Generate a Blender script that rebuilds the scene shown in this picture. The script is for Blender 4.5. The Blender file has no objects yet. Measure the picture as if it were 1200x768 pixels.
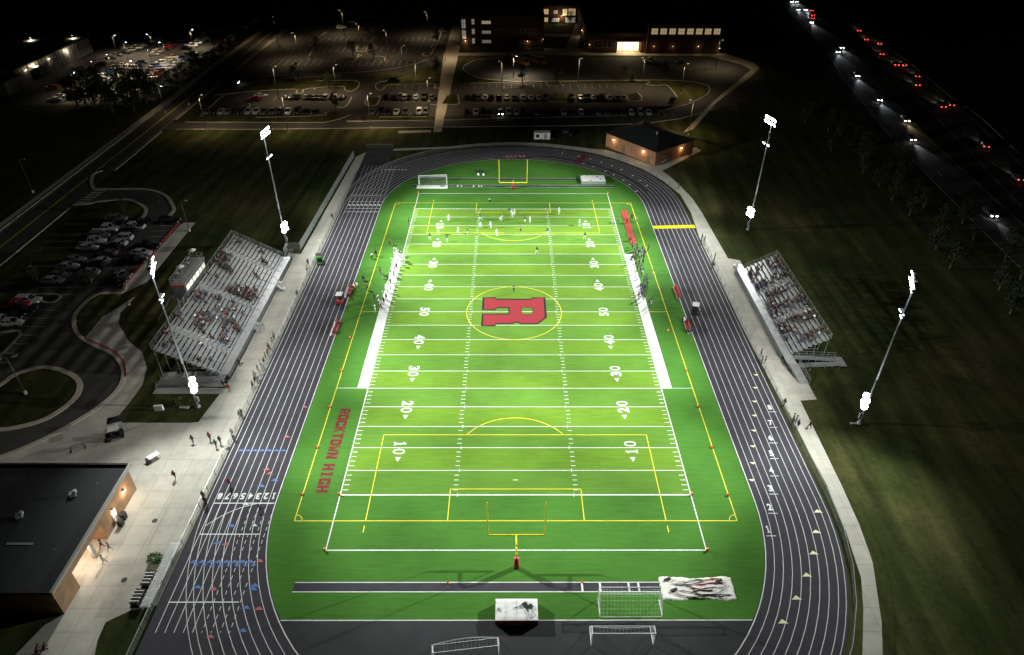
import bpy, bmesh, math, random
from mathutils import Vector, Matrix
rnd = random.Random(7)
SC = bpy.context.scene
COL = SC.collection
PI = math.pi

# ---------------------------------------------------------------- materials
def mat(name, col, rough=.8, metal=0., var=.0, vscale=1., spec=.5, emit=None, estr=0., bump=0., stretch=None):
    m = bpy.data.materials.new(name); m.use_nodes = True
    nt = m.node_tree; b = nt.nodes['Principled BSDF']
    b.inputs['Base Color'].default_value = (*col, 1)
    b.inputs['Roughness'].default_value = rough
    b.inputs['Metallic'].default_value = metal
    b.inputs['Specular IOR Level'].default_value = spec
    if emit:
        b.inputs['Emission Color'].default_value = (*emit, 1); b.inputs['Emission Strength'].default_value = estr
    if var or bump:
        tc = nt.nodes.new('ShaderNodeTexCoord'); mp = nt.nodes.new('ShaderNodeMapping')
        nt.links.new(tc.outputs['Object'], mp.inputs['Vector'])
        if stretch: mp.inputs['Scale'].default_value = stretch
        n1 = nt.nodes.new('ShaderNodeTexNoise'); n1.inputs['Scale'].default_value = vscale; n1.inputs['Detail'].default_value = 6; n1.inputs['Roughness'].default_value = .65
        nt.links.new(mp.outputs['Vector'], n1.inputs['Vector'])
        if var:
            r = nt.nodes.new('ShaderNodeMapRange'); r.inputs['From Min'].default_value = .3; r.inputs['From Max'].default_value = .7
            r.inputs['To Min'].default_value = 1 - var; r.inputs['To Max'].default_value = 1 + var
            nt.links.new(n1.outputs['Fac'], r.inputs['Value'])
            mx = nt.nodes.new('ShaderNodeVectorMath'); mx.operation = 'SCALE'
            mx.inputs[0].default_value = col
            nt.links.new(r.outputs['Result'], mx.inputs['Scale'])
            nt.links.new(mx.outputs['Vector'], b.inputs['Base Color'])
        if bump:
            bp = nt.nodes.new('ShaderNodeBump'); bp.inputs['Strength'].default_value = bump; bp.inputs['Distance'].default_value = .05
            n2 = nt.nodes.new('ShaderNodeTexNoise'); n2.inputs['Scale'].default_value = vscale*6
            nt.links.new(mp.outputs['Vector'], n2.inputs['Vector'])
            nt.links.new(n2.outputs['Fac'], bp.inputs['Height']); nt.links.new(bp.outputs['Normal'], b.inputs['Normal'])
    return m

def node_mat(name, build, rough=.9, spec=.3):
    m = bpy.data.materials.new(name); m.use_nodes = True
    nt = m.node_tree; b = nt.nodes['Principled BSDF']; b.inputs['Roughness'].default_value = rough; b.inputs['Specular IOR Level'].default_value = spec
    N = lambda t, **k: _n(nt, t, k); L = nt.links.new
    L(build(nt, N, L), b.inputs['Base Color']); return m
def _n(nt, t, k):
    n = nt.nodes.new('ShaderNode'+t)
    for a, v in k.items():
        if a[0] == '_': n.inputs[a[1:].replace('_', ' ')].default_value = v
        else: setattr(n, a, v)
    return n
def ramp(nt, fac, stops):
    r = nt.nodes.new('ShaderNodeValToRGB'); e = r.color_ramp.elements
    e[0].position, e[0].color = stops[0][0], (*stops[0][1], 1); e[1].position, e[1].color = stops[-1][0], (*stops[-1][1], 1)
    for p, c in stops[1:-1]:
        x = e.new(p); x.color = (*c, 1)
    nt.links.new(fac, r.inputs['Fac']); return r.outputs['Color']

def b_turf(nt, N, L):
    tc = N('TexCoord'); sx = N('SeparateXYZ'); L(tc.outputs['Object'], sx.inputs[0])
    # rolls of turf laid across the field, five yards each
    d = N('Math', operation='DIVIDE'); d.inputs[1].default_value = 9.144; L(sx.outputs['Y'], d.inputs[0])
    f = N('Math', operation='FRACT'); L(d.outputs[0], f.inputs[0])
    g = N('Math', operation='GREATER_THAN'); g.inputs[1].default_value = .5; L(f.outputs[0], g.inputs[0])
    # only between the sidelines
    ax = N('Math', operation='ABSOLUTE'); L(sx.outputs['X'], ax.inputs[0])
    lx = N('Math', operation='LESS_THAN'); lx.inputs[1].default_value = 24.38; L(ax.outputs[0], lx.inputs[0])
    ay = N('Math', operation='ABSOLUTE'); L(sx.outputs['Y'], ay.inputs[0])
    ly = N('Math', operation='LESS_THAN'); ly.inputs[1].default_value = 45.72; L(ay.outputs[0], ly.inputs[0])
    k = N('Math', operation='MULTIPLY'); L(lx.outputs[0], k.inputs[0]); L(ly.outputs[0], k.inputs[1])
    k2 = N('Math', operation='MULTIPLY'); L(k.outputs[0], k2.inputs[0]); L(g.outputs[0], k2.inputs[1])
    mix = N('MixRGB'); mix.inputs[1].default_value = (.092, .204, .026, 1); mix.inputs[2].default_value = (.116, .228, .022, 1)
    L(k2.outputs[0], mix.inputs[0])
    mixb = N('MixRGB'); mixb.inputs[1].default_value = (.054, .162, .022, 1); L(k.outputs[0], mixb.inputs[0]); L(mix.outputs[0], mixb.inputs[2]); mix = mixb
    # seams between the rolls
    sd = N('Math', operation='DIVIDE'); sd.inputs[1].default_value = 4.572; L(sx.outputs['Y'], sd.inputs[0]); sf = N('Math', operation='FRACT'); L(sd.outputs[0], sf.inputs[0])
    sl = N('Math', operation='LESS_THAN'); sl.inputs[1].default_value = .03; L(sf.outputs[0], sl.inputs[0]); sm = N('Math', operation='MULTIPLY'); sm.inputs[1].default_value = .14; L(sl.outputs[0], sm.inputs[0])
    mixc = N('MixRGB'); mixc.inputs[2].default_value = (.03, .08, .012, 1); L(sm.outputs[0], mixc.inputs[0]); L(mix.outputs[0], mixc.inputs[1]); mix = mixc
    mp = N('Mapping'); mp.inputs['Scale'].default_value = (.25, 3., 1); L(tc.outputs['Object'], mp.inputs['Vector'])
    no = N('TexNoise'); no.inputs['Scale'].default_value = 1.; no.inputs['Detail'].default_value = 8; no.inputs['Roughness'].default_value = .75; L(mp.outputs[0], no.inputs['Vector'])
    no2 = N('TexNoise'); no2.inputs['Scale'].default_value = .08; no2.inputs['Detail'].default_value = 4; L(tc.outputs['Object'], no2.inputs['Vector'])
    a = N('Math', operation='ADD'); L(no.outputs['Fac'], a.inputs[0]); L(no2.outputs['Fac'], a.inputs[1])
    r = N('MapRange'); r.inputs['From Min'].default_value = .7; r.inputs['From Max'].default_value = 1.3; r.inputs['To Min'].default_value = .70; r.inputs['To Max'].default_value = 1.28
    L(a.outputs[0], r.inputs['Value'])
    v = N('VectorMath', operation='SCALE'); L(mix.outputs[0], v.inputs[0]); L(r.outputs[0], v.inputs['Scale'])
    return v.outputs['Vector']
def b_lawn(nt, N, L):
    tc = N('TexCoord')
    n1 = N('TexNoise'); n1.inputs['Scale'].default_value = .035; n1.inputs['Detail'].default_value = 8; n1.inputs['Roughness'].default_value = .7; L(tc.outputs['Object'], n1.inputs['Vector'])
    c1 = ramp(nt, n1.outputs['Fac'], [(.36, (.018, .026, .007)), (.48, (.033, .041, .011)), (.58, (.055, .054, .019)), (.68, (.085, .070, .033))])
    mp = N('Mapping'); mp.inputs['Scale'].default_value = (.55, .035, 1); mp.inputs['Rotation'].default_value = (0, 0, .10); L(tc.outputs['Object'], mp.inputs['Vector'])
    n2 = N('TexNoise'); n2.inputs['Scale'].default_value = 1.; n2.inputs['Detail'].default_value = 5; L(mp.outputs[0], n2.inputs['Vector'])
    n3 = N('TexNoise'); n3.inputs['Scale'].default_value = 1.4; n3.inputs['Detail'].default_value = 6; n3.inputs['Roughness'].default_value = .8; L(tc.outputs['Object'], n3.inputs['Vector'])
    a = N('Math', operation='ADD'); L(n2.outputs['Fac'], a.inputs[0]); L(n3.outputs['Fac'], a.inputs[1])
    r = N('MapRange'); r.inputs['From Min'].default_value = .7; r.inputs['From Max'].default_value = 1.3; r.inputs['To Min'].default_value = .5; r.inputs['To Max'].default_value = 1.5
    L(a.outputs[0], r.inputs['Value'])
    v = N('VectorMath', operation='SCALE'); L(c1, v.inputs[0]); L(r.outputs[0], v.inputs['Scale'])
    # passes of the mower
    wv = N('TexWave', wave_type='BANDS', bands_direction='X'); wv.inputs['Scale'].default_value = .062; wv.inputs['Distortion'].default_value = 2.2; wv.inputs['Detail'].default_value = 3; wv.inputs['Detail Scale'].default_value = .6
    mq = N('Mapping'); mq.inputs['Rotation'].default_value = (0, 0, .14); L(tc.outputs['Object'], mq.inputs['Vector']); L(mq.outputs[0], wv.inputs['Vector'])
    r2 = N('MapRange'); r2.inputs['To Min'].default_value = .84; r2.inputs['To Max'].default_value = 1.14; L(wv.outputs['Fac'], r2.inputs['Value'])
    v2 = N('VectorMath', operation='SCALE'); L(v.outputs['Vector'], v2.inputs[0]); L(r2.outputs[0], v2.inputs['Scale'])
    return v2.outputs['Vector']
def b_slab(nt, N, L):
    # broom finished concrete with sawn joints, each slab a little different
    tc = N('TexCoord')
    br = N('TexBrick', offset=0.); br.inputs['Scale'].default_value = 1.; br.inputs['Brick Width'].default_value = 3.; br.inputs['Row Height'].default_value = 3.
    br.inputs['Mortar Size'].default_value = .05; br.inputs['Mortar Smooth'].default_value = .6
    br.inputs['Color1'].default_value = (.45, .43, .375, 1); br.inputs['Color2'].default_value = (.41, .395, .345, 1); br.inputs['Mortar'].default_value = (.30, .29, .26, 1)
    L(tc.outputs['Object'], br.inputs['Vector'])
    n = N('TexNoise'); n.inputs['Scale'].default_value = .35; n.inputs['Detail'].default_value = 9; n.inputs['Roughness'].default_value = .7; L(tc.outputs['Object'], n.inputs['Vector'])
    r = N('MapRange'); r.inputs['From Min'].default_value = .3; r.inputs['From Max'].default_value = .7; r.inputs['To Min'].default_value = .8; r.inputs['To Max'].default_value = 1.15
    L(n.outputs['Fac'], r.inputs['Value'])
    v = N('VectorMath', operation='SCALE'); L(br.outputs['Color'], v.inputs[0]); L(r.outputs[0], v.inputs['Scale'])
    return v.outputs['Vector']
def b_brick(c1, c2, cm, sx=.4, sy=.2, rowmod=None):
    def f(nt, N, L):
        tc = N('TexCoord'); mp = N('Mapping'); sp = N('SeparateXYZ'); cb = N('CombineXYZ'); ad = N('Math', operation='ADD')
        L(tc.outputs['Object'], sp.inputs[0]); L(sp.outputs['X'], ad.inputs[0]); L(sp.outputs['Y'], ad.inputs[1])
        L(ad.outputs[0], cb.inputs['X']); L(sp.outputs['Z'], cb.inputs['Y'])
        br = N('TexBrick'); br.inputs['Scale'].default_value = 1.; br.inputs['Brick Width'].default_value = sx; br.inputs['Row Height'].default_value = sy
        br.inputs['Mortar Size'].default_value = .012; br.inputs['Color1'].default_value = (*c1, 1); br.inputs['Color2'].default_value = (*c2, 1); br.inputs['Mortar'].default_value = (*cm, 1)
        L(cb.outputs[0], br.inputs['Vector'])
        n = N('TexNoise'); n.inputs['Scale'].default_value = .6; n.inputs['Detail'].default_value = 6; L(tc.outputs['Object'], n.inputs['Vector'])
        r = N('MapRange'); r.inputs['From Min'].default_value = .3; r.inputs['From Max'].default_value = .7; r.inputs['To Min'].default_value = .82; r.inputs['To Max'].default_value = 1.15
        L(n.outputs['Fac'], r.inputs['Value'])
        v = N('VectorMath', operation='SCALE'); L(br.outputs['Color'], v.inputs[0]); L(r.outputs[0], v.inputs['Scale'])
        return v.outputs['Vector']
    return f

K = {}
K['turf'] = node_mat('turf', b_turf, .95, .15)
K['lawn'] = node_mat('lawn', b_lawn, 1., .1)
K['slab'] = node_mat('concrete', b_slab, .85, .3)
K['brick'] = node_mat('brick', b_brick((.30, .14, .07), (.24, .11, .055), (.30, .24, .18)))
K['dbrick'] = node_mat('dark_brick', b_brick((.085, .034, .020), (.060, .026, .016), (.09, .07, .055)))
K['block'] = node_mat('block_wall', b_brick((.27, .165, .095), (.235, .145, .082), (.25, .19, .13), .8, .4))
K['rubber'] = mat('track_rubber', (.036, .034, .045), .85, var=.22, vscale=.35, spec=.35)
K['apron'] = mat('apron_asphalt', (.034, .034, .038), .9, var=.22, vscale=.25, spec=.3)
K['asphalt'] = mat('asphalt', (.048, .047, .045), .9, var=.25, vscale=.2, spec=.35)
K['kerb'] = mat('kerb_concrete', (.40, .36, .30), .85, var=.15, vscale=.8)
K['redkerb'] = mat('red_kerb_paint', (.38, .05, .04), .7, var=.2, vscale=1.5)
K['pad'] = mat('fine_concrete', (.34, .33, .30), .85, var=.12, vscale=.6)
K['line'] = mat('white_paint', (.66, .67, .66), .7, var=.12, vscale=2)
K['stall'] = mat('worn_white_paint', (.5, .5, .46), .8, var=.25, vscale=2)
K['yline'] = mat('yellow_paint', (.74, .62, .03), .7, var=.06, vscale=2)
K['redturf'] = mat('red_turf', (.25, .010, .020), .9, var=.08, vscale=2)
K['darkred'] = mat('dark_red_turf', (.12, .004, .008), .9, var=.12, vscale=3)
K['black'] = mat('black', (.012, .012, .013), .6)
K['blue'] = mat('blue_paint', (.06, .16, .48), .7, var=.15, vscale=3)
K['pink'] = mat('pink_paint', (.50, .10, .11), .7, var=.15, vscale=3)
K['cream'] = mat('cream_paint', (.76, .72, .46), .7, var=.1, vscale=3)
K['alu'] = mat('aluminium', (.60, .61, .62), .42, .55, var=.10, vscale=1.2)
K['alud'] = mat('dull_aluminium', (.36, .37, .38), .5, .5, var=.12, vscale=1.2)
K['steel'] = mat('galvanised_steel', (.40, .42, .42), .45, .6, var=.1, vscale=2)
K['pole'] = mat('galvanised_pole', (.34, .36, .36), .5, .3, var=.08, vscale=2)
K['white'] = mat('white_plastic', (.80, .80, .79), .5, var=.04, vscale=2)
K['cloth'] = mat('white_vinyl', (.72, .72, .71), .6, var=.08, vscale=1.2, bump=.4)
K['maroon'] = mat('maroon_vinyl', (.16, .012, .016), .6, var=.1, vscale=2)
K['net'] = mat('net_cord', (.75, .76, .76), .8)
K['mesh'] = mat('chain_link_wire', (.30, .33, .32), .5, .5)
K['fencep'] = mat('black_fence_post', (.05, .055, .05), .5)
K['yellow'] = mat('yellow_coating', (.80, .66, .02), .45, var=.05, vscale=2)
K['orange'] = mat('orange_foam', (.85, .20, .02), .6)
K['redp'] = mat('red_plastic', (.30, .022, .022), .5, var=.08, vscale=2)
K['roof'] = mat('dark_membrane_roof', (.011, .013, .014), .8, var=.25, vscale=.3)
K['roofg'] = mat('dark_metal_roof', (.014, .016, .016), .6, var=.15, vscale=.4)
K['coping'] = mat('coping_metal', (.28, .27, .25), .5, .3)
K['cladding'] = mat('grey_cladding', (.055, .06, .065), .6, var=.1, vscale=.5)
K['glass'] = mat('dark_glass', (.01, .012, .014), .08, spec=.8)
K['door'] = mat('door_paint', (.16, .10, .07), .5)
K['tyre'] = mat('tyre_rubber', (.012, .012, .012), .8)
K['rim'] = mat('wheel_rim', (.35, .35, .36), .3, .8)
K['leaf'] = mat('foliage', (.045, .075, .02), .8, var=.5, vscale=.9)
K['leafb'] = mat('bright_foliage', (.05, .13, .025), .8, var=.5, vscale=4)
K['bark'] = mat('bark', (.07, .05, .035), .9, var=.3, vscale=3)
K['timber'] = mat('timber', (.25, .17, .10), .8, var=.2, vscale=2)
K['floodlens'] = mat('floodlight_lens', (1, 1, 1), .3, emit=(.86, .94, 1.), estr=40.)
K['lamplens'] = mat('lamp_lens', (1, 1, 1), .3, emit=(1., .88, .66), estr=22.)
K['dimlens'] = mat('dim_lamp_lens', (1, 1, 1), .3, emit=(1., .84, .6), estr=4.)
K['headlens'] = mat('headlamp_lens', (1, 1, 1), .3, emit=(.9, .95, 1.), estr=60.)
K['warmhead'] = mat('warm_headlamp_lens', (1, 1, 1), .3, emit=(1., .75, .4), estr=60.)
K['taillens'] = mat('tail_lamp_lens', (1, .05, .03), .3, emit=(1., .035, .02), estr=16.)
K['litglass'] = mat('lit_window', (.9, .9, .8), .3, emit=(1., .74, .40), estr=.30, var=.0)
K['litdim'] = mat('dimly_lit_window', (.9, .9, .8), .3, emit=(.85, .86, .8), estr=.14)
K['litbright'] = mat('bright_entrance_glass', (.9, .9, .8), .3, emit=(1., .82, .5), estr=1.3)
K['pressglass'] = mat('press_box_window', (.9, .9, .8), .3, emit=(1., .94, .78), estr=.5)
K['unlit'] = mat('unlit_lens', (.5, .5, .45), .3)

# ---------------------------------------------------------------- mesh builder
class MB:
    def __init__(s): s.v = []; s.f = []; s.m = []; s.mats = []
    def mi(s, k):
        m = K[k] if isinstance(k, str) else k
        if m not in s.mats: s.mats.append(m)
        return s.mats.index(m)
    def add(s, vs, fs, k):
        o = len(s.v); s.v += [tuple(p) for p in vs]; i = s.mi(k)
        for f in fs: s.f.append([o+j for j in f]); s.m.append(i)
        return s
    def box(s, c, d, k, rz=0., rx=0.):
        x, y, z = d[0]/2, d[1]/2, d[2]/2
        M = Matrix.Translation(c) @ Matrix.Rotation(rz, 4, 'Z') @ Matrix.Rotation(rx, 4, 'X')
        vs = [M @ Vector(p) for p in ((-x,-y,-z),(x,-y,-z),(x,y,-z),(-x,y,-z),(-x,-y,z),(x,-y,z),(x,y,z),(-x,y,z))]
        return s.add(vs, [(0,3,2,1),(4,5,6,7),(0,1,5,4),(1,2,6,5),(2,3,7,6),(3,0,4,7)], k)
    def bb(s, x0, x1, y0, y1, z0, z1, k): return s.box(((x0+x1)/2, (y0+y1)/2, (z0+z1)/2), (abs(x1-x0), abs(y1-y0), abs(z1-z0)), k)
    def tube(s, a, b, r, k, n=6, r2=None):
        a, b = Vector(a), Vector(b); d = (b-a)
        if d.length < 1e-6: return s
        d.normalize(); u = d.orthogonal().normalized(); w = d.cross(u); r2 = r if r2 is None else r2; vs = []
        for i in range(n):
            t = 2*PI*i/n; e = u*math.cos(t)+w*math.sin(t); vs += [a+e*r, b+e*r2]
        fs = [(2*i, 2*((i+1)%n), 2*((i+1)%n)+1, 2*i+1) for i in range(n)]
        fs += [tuple(2*i for i in range(n))[::-1], tuple(2*i+1 for i in range(n))]
        return s.add(vs, fs, k)
    def path(s, pts, r, k, n=6):
        for a, b in zip(pts, pts[1:]): s.tube(a, b, r, k, n)
        return s
    def disc(s, c, r, k, z=None, n=20):
        return s.add([(c[0]+r*math.cos(2*PI*i/n), c[1]+r*math.sin(2*PI*i/n), c[2]) for i in range(n)], [tuple(range(n))], k)
    def poly(s, pts, z, k):
        a = sum(p[0]*q[1]-q[0]*p[1] for p, q in zip(pts, pts[1:]+pts[:1]))
        if a < 0: pts = pts[::-1]
        return s.add([(p[0], p[1], z) for p in pts], [tuple(range(len(pts)))], k)
    def prism(s, pts, z0, z1, k, kt=None):
        a = sum(p[0]*q[1]-q[0]*p[1] for p, q in zip(pts, pts[1:]+pts[:1]))
        if a < 0: pts = pts[::-1]
        n = len(pts); s.add([(p[0], p[1], z) for z in (z0, z1) for p in pts], [(i, (i+1)%n, n+(i+1)%n, n+i) for i in range(n)], k)
        s.add([(p[0], p[1], z1) for p in pts], [tuple(range(n))], kt or k); return s
    def strip(s, pts, w, z, k, closed=False, h=0.):
        """a ribbon of width w along pts; h > 0 raises it as a kerb"""
        n = len(pts); L = []; R = []
        for i, p in enumerate(pts):
            a = pts[i-1] if (i or closed) else p; b = pts[(i+1) % n] if (i < n-1 or closed) else p
            d = Vector((b[0]-a[0], b[1]-a[1])); d = d.normalized() if d.length > 1e-9 else Vector((1, 0)); q = Vector((-d.y, d.x))*w/2
            L.append((p[0]+q.x, p[1]+q.y)); R.append((p[0]-q.x, p[1]-q.y))
        m = n if closed else n-1
        if not h:
            s.add([(x, y, z) for x, y in L]+[(x, y, z) for x, y in R], [(n+i, n+(i+1)%n, (i+1)%n, i) for i in range(m)], k)
        else:
            vs = [(x, y, z+h) for x, y in L]+[(x, y, z+h) for x, y in R]+[(x, y, z) for x, y in L]+[(x, y, z) for x, y in R]
            fs = []
            for i in range(m):
                j = (i+1) % n; fs += [(n+i, n+j, j, i), (i, j, 2*n+j, 2*n+i), (3*n+i, 3*n+j, n+j, n+i)]
            s.add(vs, fs, k)
        return s
    def line(s, a, b, w, z, k): return s.strip([a, b], w, z, k)
    def build(s, name, parent=None, smooth=False):
        me = bpy.data.meshes.new(name); me.from_pydata(s.v, [], s.f)
        for m in s.mats: me.materials.append(m)
        me.polygons.foreach_set('material_index', s.m)
        if smooth: me.polygons.foreach_set('use_smooth', [True]*len(s.f))
        me.update(); o = bpy.data.objects.new(name, me); COL.objects.link(o)
        if parent: o.parent = parent
        return o

def tag(o, label=None, cat=None, group=None, kind=None):
    if label: o['label'] = label
    if cat: o['category'] = cat
    if group: o['group'] = group
    if kind: o['kind'] = kind
    return o
def empty(name, loc=(0, 0, 0), rz=0., label=None, cat=None, group=None):
    o = bpy.data.objects.new(name, None); COL.objects.link(o); o.location = loc; o.rotation_euler = (0, 0, rz); o.empty_display_size = .2
    return tag(o, label, cat, group)
def copy_tree(o, parent=None):
    c = o.copy(); COL.objects.link(c); c.parent = parent
    for ch in list(o.children): copy_tree(ch, c)
    return c
def struct(o): o['kind'] = 'structure'; return o
ORD = 'first second third fourth fifth sixth seventh eighth ninth tenth eleventh twelfth thirteenth fourteenth fifteenth sixteenth seventeenth eighteenth nineteenth'.split()
def nth(i):
    if i < 19: return ORD[i]
    if i >= 99: return 'hundred and '+nth(i-100) if i > 99 else 'hundredth'
    t, u = divmod(i+1, 10); T = {2:'twent', 3:'thirt', 4:'fort', 5:'fift', 6:'sixt', 7:'sevent', 8:'eight', 9:'ninet'}[t]
    return T+'ieth' if u == 0 else T+'y-'+ORD[u-1]
def cr(pts, n=6, closed=False):
    """Catmull-Rom through pts"""
    out = []; N = len(pts); m = N if closed else N-1
    for i in range(m):
        if closed: p = [pts[(i+k-1) % N] for k in range(4)]
        else: p = [pts[max(0, i-1)], pts[i], pts[i+1], pts[min(N-1, i+2)]]
        for j in range(n):
            t = j/n; out.append(tuple(.5*((2*p[1][a])+(-p[0][a]+p[2][a])*t+(2*p[0][a]-5*p[1][a]+4*p[2][a]-p[3][a])*t*t+(-p[0][a]+3*p[1][a]-3*p[2][a]+p[3][a])*t**3) for a in (0, 1)))
    if not closed: out.append(tuple(pts[-1]))
    return out
_glyph = {}
def glyph(ch, off=.035):
    if ch not in _glyph:
        c = bpy.data.curves.new('t', 'FONT'); c.body = ch; c.size = 1.; c.offset = off; c.resolution_u = 3
        o = bpy.data.objects.new('t', c); COL.objects.link(o); bpy.context.view_layer.update()
        me = bpy.data.meshes.new_from_object(o.evaluated_get(bpy.context.evaluated_depsgraph_get()))
        vs = [tuple(v.co) for v in me.vertices]; fs = [tuple(p.vertices) for p in me.polygons]
        x0 = min(v[0] for v in vs); x1 = max(v[0] for v in vs); y0 = min(v[1] for v in vs); y1 = max(v[1] for v in vs)
        vs = [((v[0]-x0)/(x1-x0), (v[1]-y0)/(y1-y0)) for v in vs]
        bpy.data.objects.remove(o); bpy.data.curves.remove(c); bpy.data.meshes.remove(me); _glyph[ch] = (vs, fs)
    return _glyph[ch]
def put_glyph(mb, ch, org, right, up, z, k, off=.035):
    """char drawn so that its box is org + u*right + v*up"""
    if ch in '1I':
        R = [(.38, .62, 0, 1), (.18, .82, 0, .14)] + ([(.18, .82, .86, 1)] if ch == 'I' else [(.2, .4, .72, .86)])
        for i, (a, b, c, d) in enumerate(R):
            mb.poly([(org[0]+u*right[0]+v*up[0], org[1]+u*right[1]+v*up[1]) for u, v in ((a, c), (b, c), (b, d), (a, d))], z+.0004*i, k)
        return
    vs, fs = glyph(ch, off); cross = right[0]*up[1]-right[1]*up[0]
    P = [(org[0]+u*right[0]+v*up[0], org[1]+u*right[1]+v*up[1], z) for u, v in vs]
    mb.add(P, [f if cross > 0 else f[::-1] for f in fs], k)

# ---------------------------------------------------------------- world, camera
w = bpy.data.worlds.new('World'); SC.world = w; w.use_nodes = True
nt = w.node_tree; bg = nt.nodes['Background']
sky = nt.nodes.new('ShaderNodeTexSky'); sky.sky_type = 'NISHITA'; sky.sun_disc = False; sky.sun_elevation = math.radians(1.); sky.sun_rotation = math.radians(200)
nt.links.new(sky.outputs[0], bg.inputs['Color']); bg.inputs['Strength'].default_value = .0016
SC.view_settings.view_transform = 'Standard'; SC.view_settings.look = 'None'; SC.view_settings.exposure = 0.; SC.view_settings.gamma = 1.
SC.cycles.use_denoising = True; SC.cycles.max_bounces = 4; SC.cycles.diffuse_bounces = 2; SC.cycles.glossy_bounces = 2; SC.cycles.sample_clamp_indirect = 4.
SC.cycles.use_light_tree = True; SC.cycles.caustics_reflective = False
cam = bpy.data.cameras.new('camera'); co = bpy.data.objects.new('camera', cam); COL.objects.link(co); SC.camera = co
cam.sensor_width = 36.; cam.lens = 24.173; cam.clip_end = 3000.
_p, _y, _r = 0.613700828857942, -0.004147011523824908, 0.0030024694176609052
def _ray(xx, uu):
    c, s = math.cos(_r), math.sin(_r); x = c*xx-s*uu; u = s*xx+c*uu
    c, s = math.cos(_p), math.sin(_p); y = c+s*u; z = -s+c*u
    c, s = math.cos(_y), math.sin(_y); return Vector((c*x-s*y, s*x+c*y, z))
fw = _ray(0, 0); R = (_ray(1, 0)-fw).normalized(); U = (_ray(0, 1)-fw).normalized(); fw.normalize()
co.matrix_world = Matrix(((R.x, U.x, -fw.x, -.8537), (R.y, U.y, -fw.y, -110.474), (R.z, U.z, -fw.z, 74.116), (0, 0, 0, 1)))

def spot(name, loc, tgt, power, col, cone, parent=None, size=.4, blend=.6):
    l = bpy.data.lights.new(name, 'SPOT'); l.energy = power; l.color = col; l.spot_size = math.radians(cone); l.spot_blend = blend; l.shadow_soft_size = size
    o = bpy.data.objects.new(name, l); COL.objects.link(o)
    d = Vector(tgt)-Vector(loc); o.rotation_euler = d.to_track_quat('-Z', 'Y').to_euler()
    if parent: o.location = Vector(loc)-parent.location; o.parent = parent
    else: o.location = loc
    return o
def point(name, loc, power, col, parent=None, size=.15):
    l = bpy.data.lights.new(name, 'POINT'); l.energy = power; l.color = col; l.shadow_soft_size = size
    o = bpy.data.objects.new(name, l); COL.objects.link(o); o.location = Vector(loc)-(parent.location if parent else Vector()); o.parent = parent
    return o

# ---------------------------------------------------------------- ground
m = MB(); m.poly([(-1500, -600), (1500, -600), (1500, 2200), (-1500, 2200)], 0., 'lawn'); struct(m.build('grass'))

RX, CY, NP = 32.95, 46.4, 2.1
def oval(off, n=48):
    """track outline, closed, at distance off outside the inner kerb; anticlockwise from (RX, -CY)"""
    pts = []
    def arc(sg):
        out = []
        for i in range(n+1):
            t = PI*i/n; c, s_ = math.cos(t), math.sin(t)
            x = RX*math.copysign(abs(c)**(2/NP), c); y = CY+32.1*abs(s_)**(2/NP)
            gx = math.copysign((abs(x)/RX)**(NP-1)/RX, x); gy = ((y-CY)/32.1)**(NP-1)/32.1
            l = math.hypot(gx, gy); out.append((x+off*gx/l, y+off*gy/l))
        return out if sg > 0 else [(-x, -y) for x, y in out]
    return arc(1)+arc(-1)
def arcpart(off, f): return [p for p in oval(off) if f(p)]

# the running track: rubber oval plus the straight that runs on past both bends on the left
m = MB(); m.poly(oval(9.7), .020, 'rubber'); track = struct(m.build('running_track'))
m = MB(); m.poly([(-42.65, -47.), (-36., -47.), (-27., -68.5), (-22, -78), (-42.65, -78)], .016, 'rubber'); m.poly([(-42.65, 47.), (-35., 47), (-20., 77.), (-35.2, 77.), (-35.2, 86.5), (-43., 86.5)], .016, 'rubber')
m.build('straight_extension', track)
m = MB(); m.poly([p for p in oval(-.12) if p[1] < -64.5] + [(27.6, -64.58), (-27.6, -64.58)][::-1][::-1], .028, 'apron')
ap = [p for p in oval(-.12)]
low = [p for p in ap if p[1] < -64.55]; low.sort(key=lambda p: math.atan2(p[1]+40, p[0]))
m = MB(); m.poly([(-27.5, -64.55)]+low+[(27.5, -64.55)], .028, 'apron'); struct(m.build('apron'))
# turf
up = [p for p in oval(-.15) if p[1] > -64.6]; up.sort(key=lambda p: (math.atan2(p[1]+10, p[0])-math.atan2(-54.6, 27.6)) % (2*PI))
up = [(27.45, -64.6)]+up+[(-27.45, -64.6)]
m = MB(); m.poly(up, .030, 'turf'); field = struct(m.build('turf_field'))
# lane lines
m = MB(); LW = 1.0625
for k_ in range(9):
    m.strip(oval(k_*LW if k_ else .02), .075 if k_ else .12, .026, 'line', True)
m.strip(oval(9.35), .07, .026, 'line', True)
for k_ in range(9):
    x = -RX-k_*LW
    y1 = -46.4 if k_ > 7 else -66.1
    if k_ >= 4: m.line((x, -46.4), (x, -66.1), .08, .030, 'line')
    else:
        y = -47.
        while y > -66: m.line((x-.0, y), (x-.0, max(y-.55, -66.1)), .08, .030, 'line'); y -= 1.05
    if k_ >= 4:
        y = -52.5
    m.line((x, 46.4), (x, 73.6), .08, .030, 'line')
m.build('lane_lines', track)
m = MB()
for (a, b) in (((-41.45, -47.17), (-33.1, -47.17)), ((-41.5, -52.35), (-33.6, -52.35)), ((-41.55, -62.21), (-33.13, -62.21)), ((-41.4, 53.6), (-33.6, 53.6)), ((-41.4, 49.8), (-32.9, 49.8)), ((-41.4, 45.9), (-32.95, 45.9)), ((-41.4, 44.0), (-32.95, 44.0))):
    m.line(a, b, .16, .034, 'line')
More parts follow.
